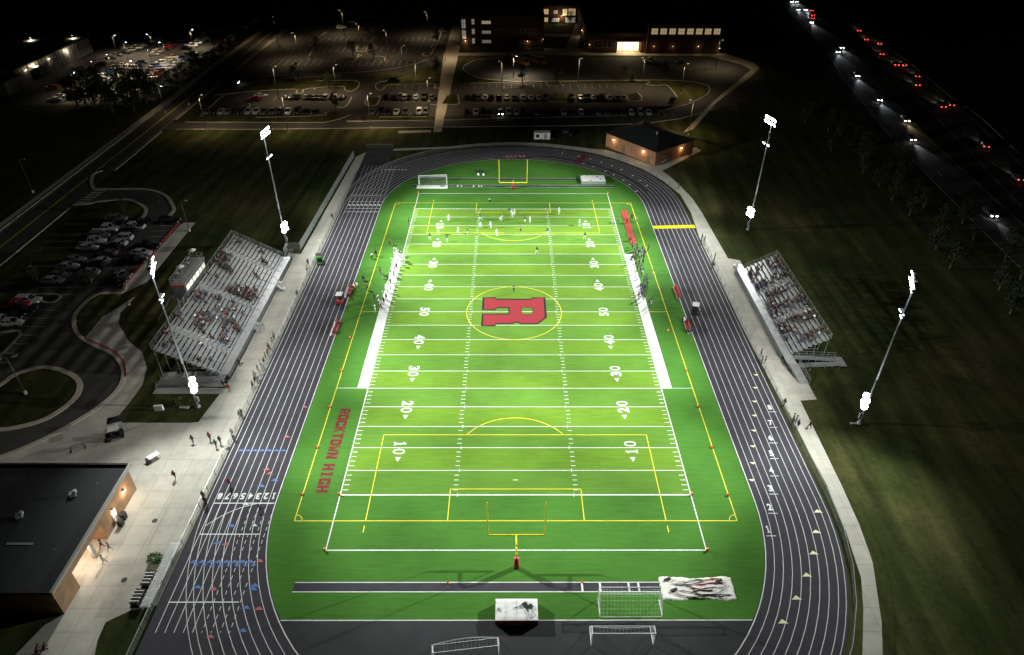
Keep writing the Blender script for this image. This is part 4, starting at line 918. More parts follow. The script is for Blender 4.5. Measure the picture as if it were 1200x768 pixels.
for x, y, nx, ny in ((0, 4.6, -1, 0), (0, 16.3, -1, 0), (10.6, 0, 0, -1)):
    f = MB().box((x+nx*.1, y+ny*.1, 3.1), (.3, .3, .22), 'coping').build('wall_lamp', t); MB().box((x+nx*.16, y+ny*.16, 2.97), (.34, .34, .05), 'lamplens').build('lens', f)
    o = point('wall_light', (0, 0, 0), 130, (1., .60, .28), None, .1); o.parent = t; o.location = (x+nx*.6, y+ny*.6, 2.7)
# school
t = empty('school_building', (33, 201, 0), 0, 'long dark brick school with lit upper windows and a bright entrance at the top', 'building')
m = MB()
m.bb(-55.7, -19, 11, 70, 0, 12.6, 'dbrick')            # three storey wing, left
m.bb(-19, .0, 60, 90, 0, 8., 'dbrick')                 # behind the court
m.bb(0, 12.3, .4, 60, 0, 7.8, 'dbrick'); m.bb(12.3, 22.6, 3.4, 60, 0, 7.8, 'dbrick'); m.bb(22.6, 24.6, .4, 60, 0, 7.8, 'dbrick'); m.bb(12.3, 22.6, .4, 3.4, 4.6, 7.8, 'dbrick')
m.bb(24.8, 56.2, -.9, 60, 0, 11.2, 'dbrick')
m.build('wall', t)
m = MB(); m.bb(-56, -18.7, 10.7, 70, 12.62, 13., 'roof'); m.bb(-18.6, .0, 59.6, 90, 8.05, 8.4, 'roof'); m.bb(-.3, 24.5, .1, 60, 7.82, 8.2, 'roof'); m.bb(24.5, 56.5, -1.2, 60, 11.22, 11.7, 'roof'); m.build('roof', t)
def win(x0, x1, y, z0, z1, k, n=1):
    f = MB().bb(x0-.1, x1+.1, y-.05, y-.005, z0-.1, z1+.1, 'coping').build('window', t); g = MB()
    w_ = (x1-x0)/n
    for i in range(n): g.bb(x0+i*w_+.06, x0+(i+1)*w_-.06, y-.07, y-.05, z0+.05, (z0+z1)/2-.04, k); g.bb(x0+i*w_+.06, x0+(i+1)*w_-.06, y-.07, y-.05, (z0+z1)/2+.04, z1-.05, k)
    g.build('pane', f)
for i in range(8): win(26.2+i*3.78, 29.0+i*3.78, -.9, 7.8, 10.2, 'litglass', 3)
for z in (9.4, 5.4, 1.5): win(-46.2, -42.2, 11, z, z+1.3, 'litglass' if z > 9 else 'litdim', 4); win(-50.6, -49.3, 11, z-.2, z+2., 'litdim', 1)
win(-55., -53.2, 11, 7.6, 11.3, 'litdim', 2); win(-55., -53.2, 11, 3.3, 6.9, 'litdim', 2)
for i in range(10): win(-40.5+i*1.95, -39.2+i*1.95, 11, 5.6, 7.4, 'glass', 1)
for i in range(5): win(2.6+i*1.9, 3.9+i*1.9, .4, 2.2, 5., 'glass', 2)
for i in range(4): win(12.9+i*2.4, 15.+i*2.4, 3.4, .2, 4.2, 'litbright', 3)
win(-17, -14.5, 60, 4.2, 6.6, 'litglass', 3); win(-7.5, -5.2, 60, 3.6, 6.6, 'litglass', 3); win(-4.6, -1., 60, 3.6, 6.8, 'litglass', 4); win(-12, -10, 60, 4.4, 6., 'litdim', 3); win(-16.5, -14.6, 60, .6, 2.6, 'litglass', 2); win(-13, -9, 60, .6, 2.4, 'litdim', 4); win(-6, -1., 60, .3, 2.8, 'litdim', 5)
MB().bb(-31., -19.2, 9.6, 11., 0, 3.2, 'dbrick').build('bay', t)
m = MB(); m.bb(12., 22.9, -.4, .4, 4.5, 4.7, 'coping'); m.build('entrance_canopy', t)
point('entrance_light', (50.2, 202.4, 4.0), 1500, (1., .76, .42), t, .4); point('entrance_light', (48., 200.5, 3.9), 700, (1., .76, .42), t, .3); point('entrance_light', (53., 200.5, 3.9), 500, (1., .76, .42), t, .3)
for (x, y, z, pw) in ((.4, .3, 3.6, 26), (-19.3, 9.5, 3.6, 26), (-26., 9.4, 2.8, 55), (-53.6, 10.8, 2.6, 110), (56.3, -1., 2.4, 50), (-8, 59, 3.8, 420), (-18.6, 56, 4.5, 240), (-.4, 30, 3., 110), (28, -1.1, 3.2, 26), (36, -1.1, 3.2, 22), (47, -1.1, 3.2, 30)):
    wall_lamp(t, x, y, z, 0, -1, pw, (1., .72, .42), 'dimlens')
# building beside the car lot, top left
t = empty('long_metal_building', (-181., 150., 0), 0, 'long dark building with ribbed lit side wall beside the car sales lot', 'building')
m = MB(); m.bb(-45, 0, -2, 52, 0, 6.2, 'coping'); m.bb(-42, 1.5, -12, -2, 0, 4.6, 'coping')
for i in range(27): m.bb(0, .12, -1.9+i*2, -1.75+i*2, 0, 6.15, 'alud')
m.build('wall', t)
MB().bb(-45.5, .5, -2.4, 52.5, 6.22, 6.7, 'roof').bb(-42.5, 2., -12.4, -2.2, 4.62, 5., 'roof').build('roof', t)
d = MB().bb(.14, .2, 6, 11, 0, 4.2, 'black').build('garage_door', t); MB().bb(.14, 1.2, 5.6, 11.4, 4.2, 4.5, 'white').build('door_canopy', t)
for y in (3., 14., 22.): MB().bb(.14, .2, y, y+2.6, 4.4, 4.9, 'white').build('sign_panel', t)
for y, pw in ((4, 40), (9.5, 500), (33, 420), (20, 60)): wall_lamp(t, 0.1, y, 5., 1, 0, pw, (1., .78, .52))

# ---------------------------------------------------------------- lamp posts
def lamp_post(name, x, y, h, label, pw=0, col=(1., .74, .45), group=None, k='dimlens', arms=1, ang=0., cat='street lamp', cone=150):
    t = empty(name, (x, y, 0), ang, label, cat, group)
    MB().tube((0, 0, 0), (0, 0, h), .11, 'fencep', 8, .07).build('pole', t, True); MB().tube((0, 0, 0), (0, 0, .7), .32, 'pad', 10).build('base', t)
    for i in range(arms):
        s = 1-2*i; MB().tube((0, 0, h-.1), (s*.9, 0, h+.05), .05, 'fencep', 6).build('arm', t)
        hd = MB().box((s*1.1, 0, h+.02), (.8, .38, .16), 'steel').build('lamp_head', t); MB().box((s*1.1, 0, h-.08), (.62, .3, .04), k if pw else 'unlit').build('lens', hd)
    if pw:
        l = spot('lamp_light', (x, y, h-.2), (x, y+.01, 0), pw, col, cone, None, .2, .8); l.parent = t; l.location = (1.1 if arms == 1 else 0, 0, h-.25); l.rotation_euler = (0, 0, 0)
    return t
def place_words(i): return nth(i)
SL = sorted([(-82.76,135.33),(-72.17,145.15),(-62.40,137.71),(-42.20,164.95),(-34.21,140.19),(-3.72,143.89),(24.19,147.67),(48.08,149.06),(60.89,140.89),(54.44,97.66),(81.94,175.73),(-28.12,120.97),(-65.44,204.00),(-88.51,187.61),(-78.56,233.20),(-51.89,191.07),(-38.89,229.70),(-27.82,188.17),(-105.64,217.68),(-95.94,101.91),(-70.51,102.06),(-44.80,103.96)], key=lambda p: p[0])  # includes extra posts, added to light the dark parts of the lots
for i, (x, y) in enumerate(SL): lamp_post('parking_lamp', x, y, 11, 'tall lamp post among the school lot lamps, some added, %s counting from the left' % nth(i), 4200, (1., .74, .44), 'lamp posts of the school parking lots', ang=rnd.uniform(0, 6))
DL = [(-167.03,194.75),(-156.92,182.82),(-154.58,164.95),(-154.85,152.43),(-154.28,137.54),(-139.28,139.84),(-152.78,198.02),(-141.77,184.41),(-141.27,170.36),(-140.03,154.97),(-139.04,206.26),(-184.01,194.60),(-200.10,192.91)]; DL.sort(key=lambda p: p[0])
for i, (x, y) in enumerate(DL): lamp_post('car_lot_lamp', x, y, 8, 'lit lamp post of the car sales lot, %s from the left' % nth(i), 5200, (1., .78, .52), 'lamp posts of the car sales lot', 'floodlens', ang=rnd.uniform(0, 6))
DU = [(-122.94,166.51),(-122.86,149.09),(-125.48,161.32),(-123.81,201.49),(-123.91,218.41)]; DU.sort(key=lambda p: p[0])
for i, (x, y) in enumerate(DU): lamp_post('car_lot_lamp', x, y, 8, 'dim lamp post on road side of sales lot, %s from the left' % nth(i), 0, group='dim lamp posts of the car sales lot')
for (p, lb, pw) in (((-80.29,-24.32), 'double headed lamp post on the oval grass island at the left edge', 0), ((-75.51,2.50), 'lamp post between the parked cars and the home grandstand', 0), ((-75.52,33.69), 'lamp post at the far end of the pavement by the home parking row', 0)):
    lamp_post('lamp_post', p[0], p[1], 7.5, lb, pw, arms=2 if 'double' in lb else 1, ang=.4)
for (a, lb, pw) in (((-123.94,55.00), 'unlit lamp post in the dark grass left of the main road', 0), ((-115.77,118.76), 'lit street lamp beside the road below the car sales lot', 900), ((-111.49,127.76), 'unlit street lamp right of the lit one on the main road', 0)):
    lamp_post('street_lamp', a[0], a[1], 9, lb, pw, k='lamplens')
for i, (x, y) in enumerate([(-70, -30), (-66, 20), (-104, 60), (-104, 20)]):
    pass

# ---------------------------------------------------------------- trees
def b_leaf(nt, N, L):
    oi = N('ObjectInfo'); tc = N('TexCoord'); n = N('TexNoise'); n.inputs['Scale'].default_value = 1.3; L(tc.outputs['Object'], n.inputs['Vector'])
    return ramp(nt, n.outputs['Fac'], [(.3, (.012, .024, .007)), (.55, (.024, .042, .012)), (.75, (.048, .062, .019))])
K['leaf'] = node_mat('foliage', b_leaf, .8)
def tree(h, cr_, seed, n=520):
    r = random.Random(seed); t = MB(); t.tube((0, 0, 0), (.05, .02, h*.45), .035*h, 'bark', 7, .022*h)
    for i in range(6):
        a = i*1.05+r.random(); t.tube((.03, .02, h*(.3+.04*i)), (cr_*.55*math.cos(a), cr_*.55*math.sin(a), h*(.52+.06*i)), .014*h, 'bark', 5, .005*h)
    lv = MB(); cl = []
    for i in range(11):
        a = r.uniform(0, 2*PI); q = r.random()**.5*cr_*.7; z = h*(.30+.62*r.random()); q *= 1-.5*abs((z/h-.6)/.4); cl.append((q*math.cos(a), q*math.sin(a), z, cr_*r.uniform(.30, .5)))
    for i in range(n):
        c = cl[r.randrange(11)]; u = Vector((r.gauss(0, 1), r.gauss(0, 1), r.gauss(0, .8))); u = u.normalized()*c[3]*r.uniform(.5, 1.08); p = Vector(c[:3])+u
        e = Vector((r.gauss(0, 1), r.gauss(0, 1), r.gauss(0, 1))).normalized(); f = e.orthogonal().normalized(); g = e.cross(f); s = r.uniform(.08, .17)*cr_*.45+.06
        lv.add([p+f*s, p+g*s*.6, p-f*s, p-g*s*.6], [(0, 1, 2, 3)], 'leaf')
    return t, lv
TV = []
for i, (h, c) in enumerate(((6., 2.3), (9., 3.6), (7., 2.8), (4., 1.6))):
    a, b = tree(h, c, 11+i, 620 if i != 1 else 1000); TV.append((a.build('trunk'), b.build('crown')))
_used = set()
def plant(x, y, v, s, label, group=None, name='tree', cat='tree'):
    t = empty(name, (x, y, 0), rnd.uniform(0, 6), label, cat, group); t.scale = (s, s, s*rnd.uniform(.9, 1.1))
    for o in TV[v]:
        if o.name in _used: c = o.copy(); COL.objects.link(c)
        else: c = o; _used.add(o.name)
        c.parent = t
    return t
row = sorted([(-123.82,133.85),(-123.88,139.88),(-123.51,145.10),(-123.13,150.50),(-122.41,156.09),(-122.00,161.89),(-121.23,167.91),(-120.78,174.15),(-119.97,180.63),(-119.12,187.37),(-118.60,194.37),(-118.16,203.16),(-117.33,212.39),(-124.69,179.28),(-126.20,206.12)], key=lambda p: p[1])
for i, (x, y) in enumerate(row): plant(x-4, y, (0, 2)[i % 2], .8, 'small roadside tree below the sales lot, %s counting up the road' % nth(i), 'trees lining the main road')
dk = sorted([(-148.65,130.79),(-142.32,125.15),(-141.26,130.83),(-135.65,127.05),(-136.53,136.76),(-131.76,132.83),(-133.32,141.89),(-128.08,136.81),(-147.17,138.72),(-140.85,142.89),(-126.53,128.99),(-133.95,119.73),(-147.18,123.28),(-127.35,121.56)], key=lambda p: p[0])
for i, (x, y) in enumerate(dk): plant(x, y, 1, 1.15, 'dark tree in front of the car sales lot, %s from the left' % nth(i), 'dark trees below the car sales lot')
pk = sorted([(-81.23,155.22),(-67.67,147.58),(-67.34,194.77),(-65.87,269.11),(-68.60,236.28),(-84.52,203.43),(-57.75,189.21),(-29.35,166.09),(-17.67,153.38),(3.83,154.64),(16.66,153.59),(42.35,156.01),(45.92,156.04),(59.64,165.49),(29.38,259.86),(19.51,259.76),(-60.21,123.74),(-40.05,255.22),(-33.70,216.27)], key=lambda p: p[0])
for i, (x, y) in enumerate(pk): plant(x, y, (0, 2, 3)[i % 3], 1., 'small tree in the school parking lots, %s counting from the left' % nth(i), 'trees of the school parking lots')
for (p, v, s, lb) in (((-95.36,44.08), 3, .9, 'small bright green tree on the grass inside the curving driveway'), ((-86.82,10.48), 3, .95, 'small tree at the near end of the double row of parked cars'), ((-97.10,9.79), 0, .7, 'sparse small tree at the left end of the near parking island'), ((-89.05,49.00), 3, .6, 'low young tree beside the outer kerb of the curving driveway')):
    plant(p[0], p[1], v, s, lb)
for i in range(46):
    x = (93, 101)[i % 2]+7*rnd.random(); y = -78+i*4.3; plant(x, y, (1, 2, 1)[i % 3], rnd.uniform(.6, .95), 'dark tree of the thicket beside the highway, %s counting away from the camera' % nth(i), 'dark trees between the right hand grass and the highway')

t = empty('bush', (-45.3, -56.6, 0), 0, 'round green bush on the plaza beside the stack of pale hurdles', 'bush'); lv = MB(); r = random.Random(5)
for i in range(420):
    u = Vector((r.gauss(0, 1), r.gauss(0, 1), r.gauss(0, 1))).normalized()*r.uniform(.5, 1.)*Vector((1, 1, 1)).length/1.732; p = Vector((u.x*1.05, u.y*.9, .75+u.z*.65)); e = Vector((r.gauss(0, 1), r.gauss(0, 1), r.gauss(0, 1))).normalized(); f = e.orthogonal().normalized(); g = e.cross(f)
    lv.add([p+f*.13, p+g*.08, p-f*.13, p-g*.08], [(0, 1, 2, 3)], 'leafb')
lv.build('foliage', t); MB().tube((0, 0, 0), (0, 0, .6), .08, 'bark').build('stem', t)

# ---------------------------------------------------------------- vehicles
PAINT = {n: mat('paint_'+n, c, .32, .35, spec=.6) for n, c in dict(white=(.74, .74, .73), silver=(.48, .49, .50), grey=(.16, .165, .17), black=(.012, .012, .014), red=(.28, .02, .02), blue=(.03, .06, .18), tan=(.35, .29, .2)).items()}
def car_parts(kind):
    """meshes of a car: nose towards +x, 4.6 m long; body lofted through stations (x, sill, top, half width)"""
    L = {'sedan': [(-2.3, .45, .78, .70), (-2.2, .28, .95, .84), (-1.5, .25, 1.0, .90), (-.4, .25, .98, .91), (.8, .25, .96, .91), (1.7, .26, .84, .89), (2.2, .3, .72, .80), (2.32, .42, .6, .62)],
         'suv': [(-2.35, .5, .95, .78), (-2.28, .32, 1.12, .88), (-1.5, .28, 1.14, .94), (-.4, .28, 1.12, .95), (.8, .28, 1.1, .95), (1.7, .3, 1.02, .93), (2.25, .34, .9, .85), (2.38, .48, .75, .7)],
         'truck': [(-2.8, .5, 1.05, .86), (-2.7, .4, 1.1, .95), (-1., .36, 1.1, .97), (-.2, .36, 1.1, .97), (1.1, .36, 1.1, .97), (2.0, .38, 1.06, .95), (2.7, .4, .98, .88), (2.8, .55, .8, .75)]}[kind]
    C = {'sedan': [(-1.75, 1.0, .78), (-1.05, 1.40, .62), (.25, 1.42, .62), (1.15, .96, .76)], 'suv': [(-2.2, 1.12, .84), (-1.95, 1.68, .70), (.35, 1.70, .70), (1.15, 1.1, .82)], 'truck': [(-.75, 1.1, .88), (-.55, 1.82, .74), (.75, 1.84, .74), (1.45, 1.1, .86)]}[kind]
    b = MB(); rings = []
    for x, z0, z1, w_ in L: rings.append([(x, -w_, z0+.1), (x, -w_, z1-.16), (x, -w_*.86, z1), (x, w_*.86, z1), (x, w_, z1-.16), (x, w_, z0+.1), (x, w_*.8, z0), (x, -w_*.8, z0)])
    vs = [p for q in rings for p in q]; fs = []
    for i in range(len(rings)-1):
        for j in range(8): k = (j+1) % 8; fs.append((i*8+j, (i+1)*8+j, (i+1)*8+k, i*8+k))
    fs += [tuple(range(8)), tuple(range(8*len(rings)-8, 8*len(rings)))[::-1]]
    fs = [f[::-1] for f in fs]; b.add(vs, fs, 'PAINT')
    # roof panel and pillars
    (xa, za, wa), (xb, zb, wb), (xc, zc, wc), (xd, zd, wd) = C
    b.add([(xb, -wb, zb), (xc, -wc, zc), (xc, wc, zc), (xb, wb, zb), (xb, -wb-.03, zb-.06), (xc, -wc-.03, zc-.06), (xc, wc+.03, zc-.06), (xb, wb+.03, zb-.06)], [(0, 1, 2, 3), (4, 5, 1, 0), (5, 6, 2, 1), (6, 7, 3, 2), (7, 4, 0, 3)], 'PAINT')
    for s in (-1, 1):
        for (p, q) in (((xa, s*wa, za), (xb, s*wb, zb-.03)), ((xd, s*wd, zd), (xc, s*wc, zc-.03)), (((xb+xc)/2, s*(wa+.03), (za+zd)/2), ((xb+xc)/2, s*(wb+.02), zb-.03))): b.tube(p, q, .05, 'PAINT', 4)
    if kind == 'truck': b.bb(-2.65, -.9, -.8, .8, .98, 1.115, 'black')
    g = MB(); e = .05
    g.add([(xa+e, -wa+e, za-.05), (xb+e, -wb+e, zb-.05), (xc-e, -wc+e, zc-.05), (xd-e, -wd+e, zd-.05), (xa+e, wa-e, za-.05), (xb+e, wb-e, zb-.05), (xc-e, wc-e, zc-.05), (xd-e, wd-e, zd-.05)], [(0, 1, 5, 4), (2, 3, 7, 6), (0, 3, 2, 1), (4, 5, 6, 7), (1, 2, 6, 5)], 'glass')
    xw = {'sedan': (-1.4, 1.42), 'suv': (-1.42, 1.45), 'truck': (-1.7, 1.8)}[kind]; wy = L[3][3]
    W = [MB().tube((x, s*(wy-.16), .33), (x, s*(wy+.03), .33), .34, 'tyre', 12).tube((x, s*(wy+.03), .33), (x, s*(wy+.04), .33), .19, 'rim', 8) for x in xw for s in (-1, 1)]
    xh = L[-2][0]+.06; xt = L[1][0]-.02
    H_ = [MB().box((xh, s*L[-2][3]*.72, L[-2][2]-.12), (.16, .34, .14), 'HEAD') for s in (-1, 1)]
    T = [MB().box((xt-.03, s*L[1][3]*.78, L[1][2]-.16), (.1, .28, .16), 'TAIL') for s in (-1, 1)]
    return b, g, W, H_, T
K['PAINT'] = PAINT['white']; K['HEAD'] = mat('headlamp_glass', (.6, .6, .6), .15, .3); K['TAIL'] = mat('tail_lamp_glass', (.25, .01, .01), .3)
_cars = {}
def car(kind, colour, x, y, rz, label, group, lights=None, cat='car', name='parked_car', parts=True):
    key = (kind, colour, lights, parts)
    if key not in _cars:
        K['PAINT'] = PAINT[colour]; K['HEAD_'] = K['HEAD']; K['TAIL_'] = K['TAIL']
        if lights in ('head', 'warm'): K['HEAD'] = K['headlens'] if lights == 'head' else K['warmhead']
        if lights == 'tail': K['TAIL'] = K['taillens']
        b, g, W, H_, T = car_parts(kind)
        if not parts:
            for q in [g]+W+H_+T:
                for f, mi in zip(q.f, q.m): b.f.append([i+len(b.v) for i in f]); b.m.append(b.mi(q.mats[mi]))
                b.v += q.v
            t = b.build(name)
        else:
            t = empty(name); b.build('body', t); g.build('window', t)
            for q in W: q.build('wheel', t)
            for q in H_: q.build('headlight', t)
            for q in T: q.build('taillight', t)
        K['HEAD'] = K['HEAD_']; K['TAIL'] = K['TAIL_']; _cars[key] = t
    else: t = copy_tree(_cars[key])
    t.location = (x, y, .015); t.rotation_euler = (0, 0, rz); t['label'] = label; t['category'] = cat
    if group: t['group'] = group
    elif 'group' in t: del t['group']
    return t
def cars_row(lst, group, fmt, axis, parts, rz, jit=.02):
    """lst of ((x, y), colour, kind); labels count along the row within each colour"""
    lst = sorted(lst, key=lambda c: c[0][axis]); cnt = {}; tot = {}
    for c in lst: tot[(c[1], c[2])] = tot.get((c[1], c[2]), 0)+1
    for (p, colour, kind, *ex) in lst:
        i = cnt.get((colour, kind), 0); cnt[(colour, kind)] = i+1
        lab = '%s %s %s' % (colour, {'sedan': 'car', 'suv': 'suv', 'truck': 'pickup'}[kind], fmt)
        if tot[(colour, kind)] > 1: lab += ', %s such from %s' % (nth(i), 'the left' if axis == 0 else 'the near end')
        car(kind, colour, p[0], p[1], rz+rnd.uniform(-jit, jit), lab, group, ex[0] if ex else None, parts=parts)
C_ = lambda pts, s: [(p, {'w': 'white', 's': 'silver', 'g': 'grey', 'b': 'black', 'r': 'red', 'u': 'blue', 't': 'tan'}[c], rnd.choice(['sedan', 'sedan', 'suv', 'suv', 'truck'])) for p, c in zip(pts, s)]
# home lot: outer and inner columns of the double row, the single row and the near group
L1 = [(-94.54,38.73),(-94.09,35.60),(-95.55,33.64),(-95.86,30.25),(-94.64,27.39),(-95.34,24.60),(-95.04,19.27),(-94.80,16.35),(-94.20,12.84),(-94.77,10.63)]
cars_row([((-94.6, p[1]), c, k) for p, c, k in C_(L1, 'gbwgssgsgs')], 'cars in the double row of the home lot', 'in outer column of the double row', 1, True, 0)
L2 = [(-91.79,37.16),(-91.38,34.52),(-92.56,31.52),(-92.44,29.23),(-91.95,26.59),(-92.13,23.82),(-93.05,21.90),(-92.47,18.53),(-92.45,16.00),(-92.25,13.88),(-93.47,11.14)]
cars_row([((-88.9, p[1]), c, k) for p, c, k in C_(L2, 'bsbssbgsbsg')], 'cars in the double row of the home lot', 'in inner column of the double row', 1, True, PI)
L3 = [(-81.27,37.63),(-82.28,25.02),(-82.97,22.30),(-82.90,19.66),(-84.41,18.55),(-82.69,12.52),(-82.83,9.81)]
cars_row([((-81.6-(0.012*i), p[1]), c, k) for i, (p, c, k) in enumerate(C_(L3, 'bbsgbgb'))], 'cars in the single row of the home lot', 'in single row beside the red kerb', 1, True, 0)
L4 = [(-95.20,3.09),(-96.64,1.26),(-94.30,-0.22),(-95.22,-2.55),(-96.15,-3.97),(-94.22,-4.53)]
cars_row([((-94.2 if i % 2 == 0 else -89.5, p[1]) if 0 else p, c, k) for i, (p, c, k) in enumerate(C_(L4, 'srbbww'))], 'cars near the left edge of the home lot', 'in near left edge group', 1, True, 0)
# school lot rows
RA = [(-101.78,120.80),(-99.49,120.81),(-97.20,120.82),(-90.32,120.86),(-85.42,122.69),(-82.82,122.71),(-77.63,122.73),(-74.74,122.75),(-71.86,122.77),(-68.97,122.78),(-46.72,121.08),(-43.85,121.10),(-41.55,121.11),(-38.80,122.03),(-35.62,122.05),(-31.20,121.17),(-15.09,121.25),(-12.21,121.27),(-7.60,121.29),(1.34,122.24),(3.65,122.26),(7.67,121.37),(9.40,121.38),(20.14,122.34),(23.04,122.36),(26.22,122.37),(28.83,122.39),(34.04,122.42),(36.94,122.43),(39.84,122.45),(42.88,123.38),(45.49,123.39),(47.82,123.40),(-94.91,120.83),(-92.62,120.84),(-88.03,120.87),(-79.97,121.81),(-65.88,121.89),(-28.90,121.18),(-9.65,122.18),(-1.27,122.23),(11.42,121.39),(17.19,121.42),(31.43,122.40)]
cl = 'gbsbwgbwbbgbbwgwbwbwbgbbsbgbbsgsbgbsgbgbwbsg'; ra = []
for p, c, k in C_(RA, cl): ra.append(((p[0], 119.), c, k))
cars_row(ra, 'cars in the nearest row of the school lot', 'in nearest row of the school lot', 0, True, -PI/2)
RB = [(-80.39,134.10),(-75.99,132.16),(-72.83,130.25),(-70.03,132.20),(-67.86,133.19),(-65.77,133.20),(-63.37,133.21),(-62.28,135.19),(-44.49,135.29),(-39.49,136.32),(-36.34,135.34),(-34.04,136.35),(-31.11,137.37),(-15.90,137.46),(-11.99,138.50),(-7.40,138.52),(-1.91,139.57),(3.90,138.59),(6.63,137.59),(11.86,138.63),(21.02,142.81),(24.13,142.83),(26.08,143.89),(28.78,142.86),(31.66,140.80),(34.44,140.81),(37.22,140.83),(39.20,141.88),(-78.03,133.13),(-71.82,132.19),(-41.78,135.31),(-37.98,136.33),(-28.38,137.39),(-13.47,137.48),(-9.54,138.51),(-4.65,138.54),(0.85,138.57),(9.41,138.62),(26.83,141.80),(29.92,141.82),(-59.98,134.22)]
cl = 'gbsbgsbwbgbwbbgbwwwgbwbwbwgsgbbsgbwbgsbbg'; rb = []
for p, c, k in C_(RB, cl): rb.append(((p[0], 135.5), c, k))
cars_row(rb, 'cars in the middle row of the school lot', 'in the middle row of the school lot', 0, True, PI/2)
p = (-3.88,123.13); car('sedan', 'black', p[0], 119., -PI/2, 'dark car with its headlights shining at the field from the school lot', None, 'head', parts=True)
for (p, c, k, rz, lb) in (((57.15,186.63), 'white', 'truck', .1, 'white pickup stopped in front of the bright school entrance'), ((69.61,183.34), 'black', 'sedan', .1, 'dark car on the loop road right of the white pickup'), ((56.34,132.91), 'black', 'suv', 1.2, 'dark suv parked alone on the grass corner at the right end of the lot'), ((-82.90,247.14), 'white', 'suv', .3, 'white suv alone in the middle of the big empty parking lot'), ((-79.44,259.78), 'white', 'sedan', 0, 'white car on the lane above the big empty parking lot'), ((-74.00,273.25), 'silver', 'sedan', 0, 'silver car farther up the lane above the big empty lot'), ((-90.29,133.06), 'red', 'sedan', .2, 'dark red car at the left end island of the school lot'), ((-89.37,137.04), 'silver', 'sedan', .2, 'silver car above the dark red one at the left end of the school lot'), ((-44.78,157.16), 'black', 'sedan', .1, 'dark car on the drive above the school lot'), ((15.98,98.19), 'black', 'truck', .1, 'dark pickup parked on the grass behind the far bend'), ((-104.75,153.38), 'black', 'sedan', .0, 'car with one bright headlamp at the corner of the lot beside the main road')):
    car(k, c, p[0], p[1], rz, lb, None, 'head' if 'headlamp' in lb else None)
# car sales lot: crowded rows
dl = []; cols = 'wsgbwbsrwgsbut'
for (x0, y0, x1, y1, n) in ((-168, 146, -166, 178, 6), (-160, 132, -157, 178, 12), (-154, 134, -151, 182, 12), (-144, 140, -142, 190, 12), (-138.5, 142, -136, 196, 13), (-129, 150, -128, 262, 26), (-168, 190, -160, 222, 9), (-152, 195, -149, 232, 10), (-142, 200, -140, 240, 9), (-168, 206, -142, 238, 8)):
    for i in range(n):
        if rnd.random() < .14: continue
        t_ = i/(n-1); dl.append(((x0+(x1-x0)*t_+rnd.uniform(-.2, .2), y0+(y1-y0)*t_), rnd.choice(cols)))
dl.sort(key=lambda q: q[0][1])
for i, (p, c) in enumerate(dl):
    cn = {'w': 'white', 's': 'silver', 'g': 'grey', 'b': 'black', 'r': 'red', 'u': 'blue', 't': 'tan'}[c]
    car(rnd.choice(['sedan', 'suv', 'truck']), cn, p[0], p[1], rnd.choice([0, PI])+rnd.uniform(-.04, .04), '%s car on the lit sales lot, %s counting away from the camera' % (cn, nth(i)), 'cars on the sales lot', parts=False)
m = MB(); m.poly([(-172, 128), (-125, 128), (-124, 268), (-150, 262), (-179, 240), (-181, 140)], .0065, 'asphalt'); struct(m.build('sales_lot_paving'))
# highway traffic
hd = [(160.06,318.01),(163.12,319.08),(155.90,295.81),(160.12,295.86),(151.65,263.07),(146.17,210.64),(141.67,202.98),(134.53,165.39),(129.49,134.80),(128.69,112.80),(122.16,95.27),(116.62,42.99)]
def lane_dir(ln, y):
    for a, b in zip(ln, ln[1:]):
        if b[1] <= y <= a[1]: return math.atan2(b[1]-a[1], b[0]-a[0])
    return -PI/2
for i, (x, y) in enumerate(sorted(hd, key=lambda p: p[1])):
    a = lane_dir(hl, y); wm = abs(y-(128.69,112.80)[1]) < .5
    c = car('sedan', 'grey', x, y, a, '%s car oncoming on the highway with headlamps lit, %s from the near end' % ('warm lit' if wm else 'dark', nth(i)), 'oncoming cars on the highway', 'warm' if wm else 'head', name='moving_car')
    o = spot('headlamp_beam', (0, 0, 0), (1, 0, -.09), 1500 if not wm else 2600, (.85, .92, 1.) if not wm else (1., .72, .38), 34, None, .1, .9); o.parent = c; o.location = (2.6, 0, .75)
tl = [(161.91,292.39),(158.15,279.98),(154.83,271.36),(167.75,243.90),(163.42,225.35),(165.74,217.14),(158.76,198.69),(156.74,180.65),(159.89,180.67),(157.25,164.34),(151.49,152.77),(147.61,126.72),(151.16,128.15),(141.20,89.18),(136.14,64.21)]
for i, (x, y) in enumerate(sorted(tl, key=lambda p: p[1])):
    a = lane_dir(hr, y)+PI
    c = car('suv' if i % 3 == 0 else 'sedan', 'grey', x, y, a, 'car driving away on highway, red tail lamps, %s from the near end' % nth(i), 'departing cars on the highway', 'tail', name='moving_car')
    o = spot('headlamp_beam', (0, 0, 0), (1, 0, -.12), 700, (1., .82, .55), 40, None, .1, .9); o.parent = c; o.location = (2.6, 0, .75)
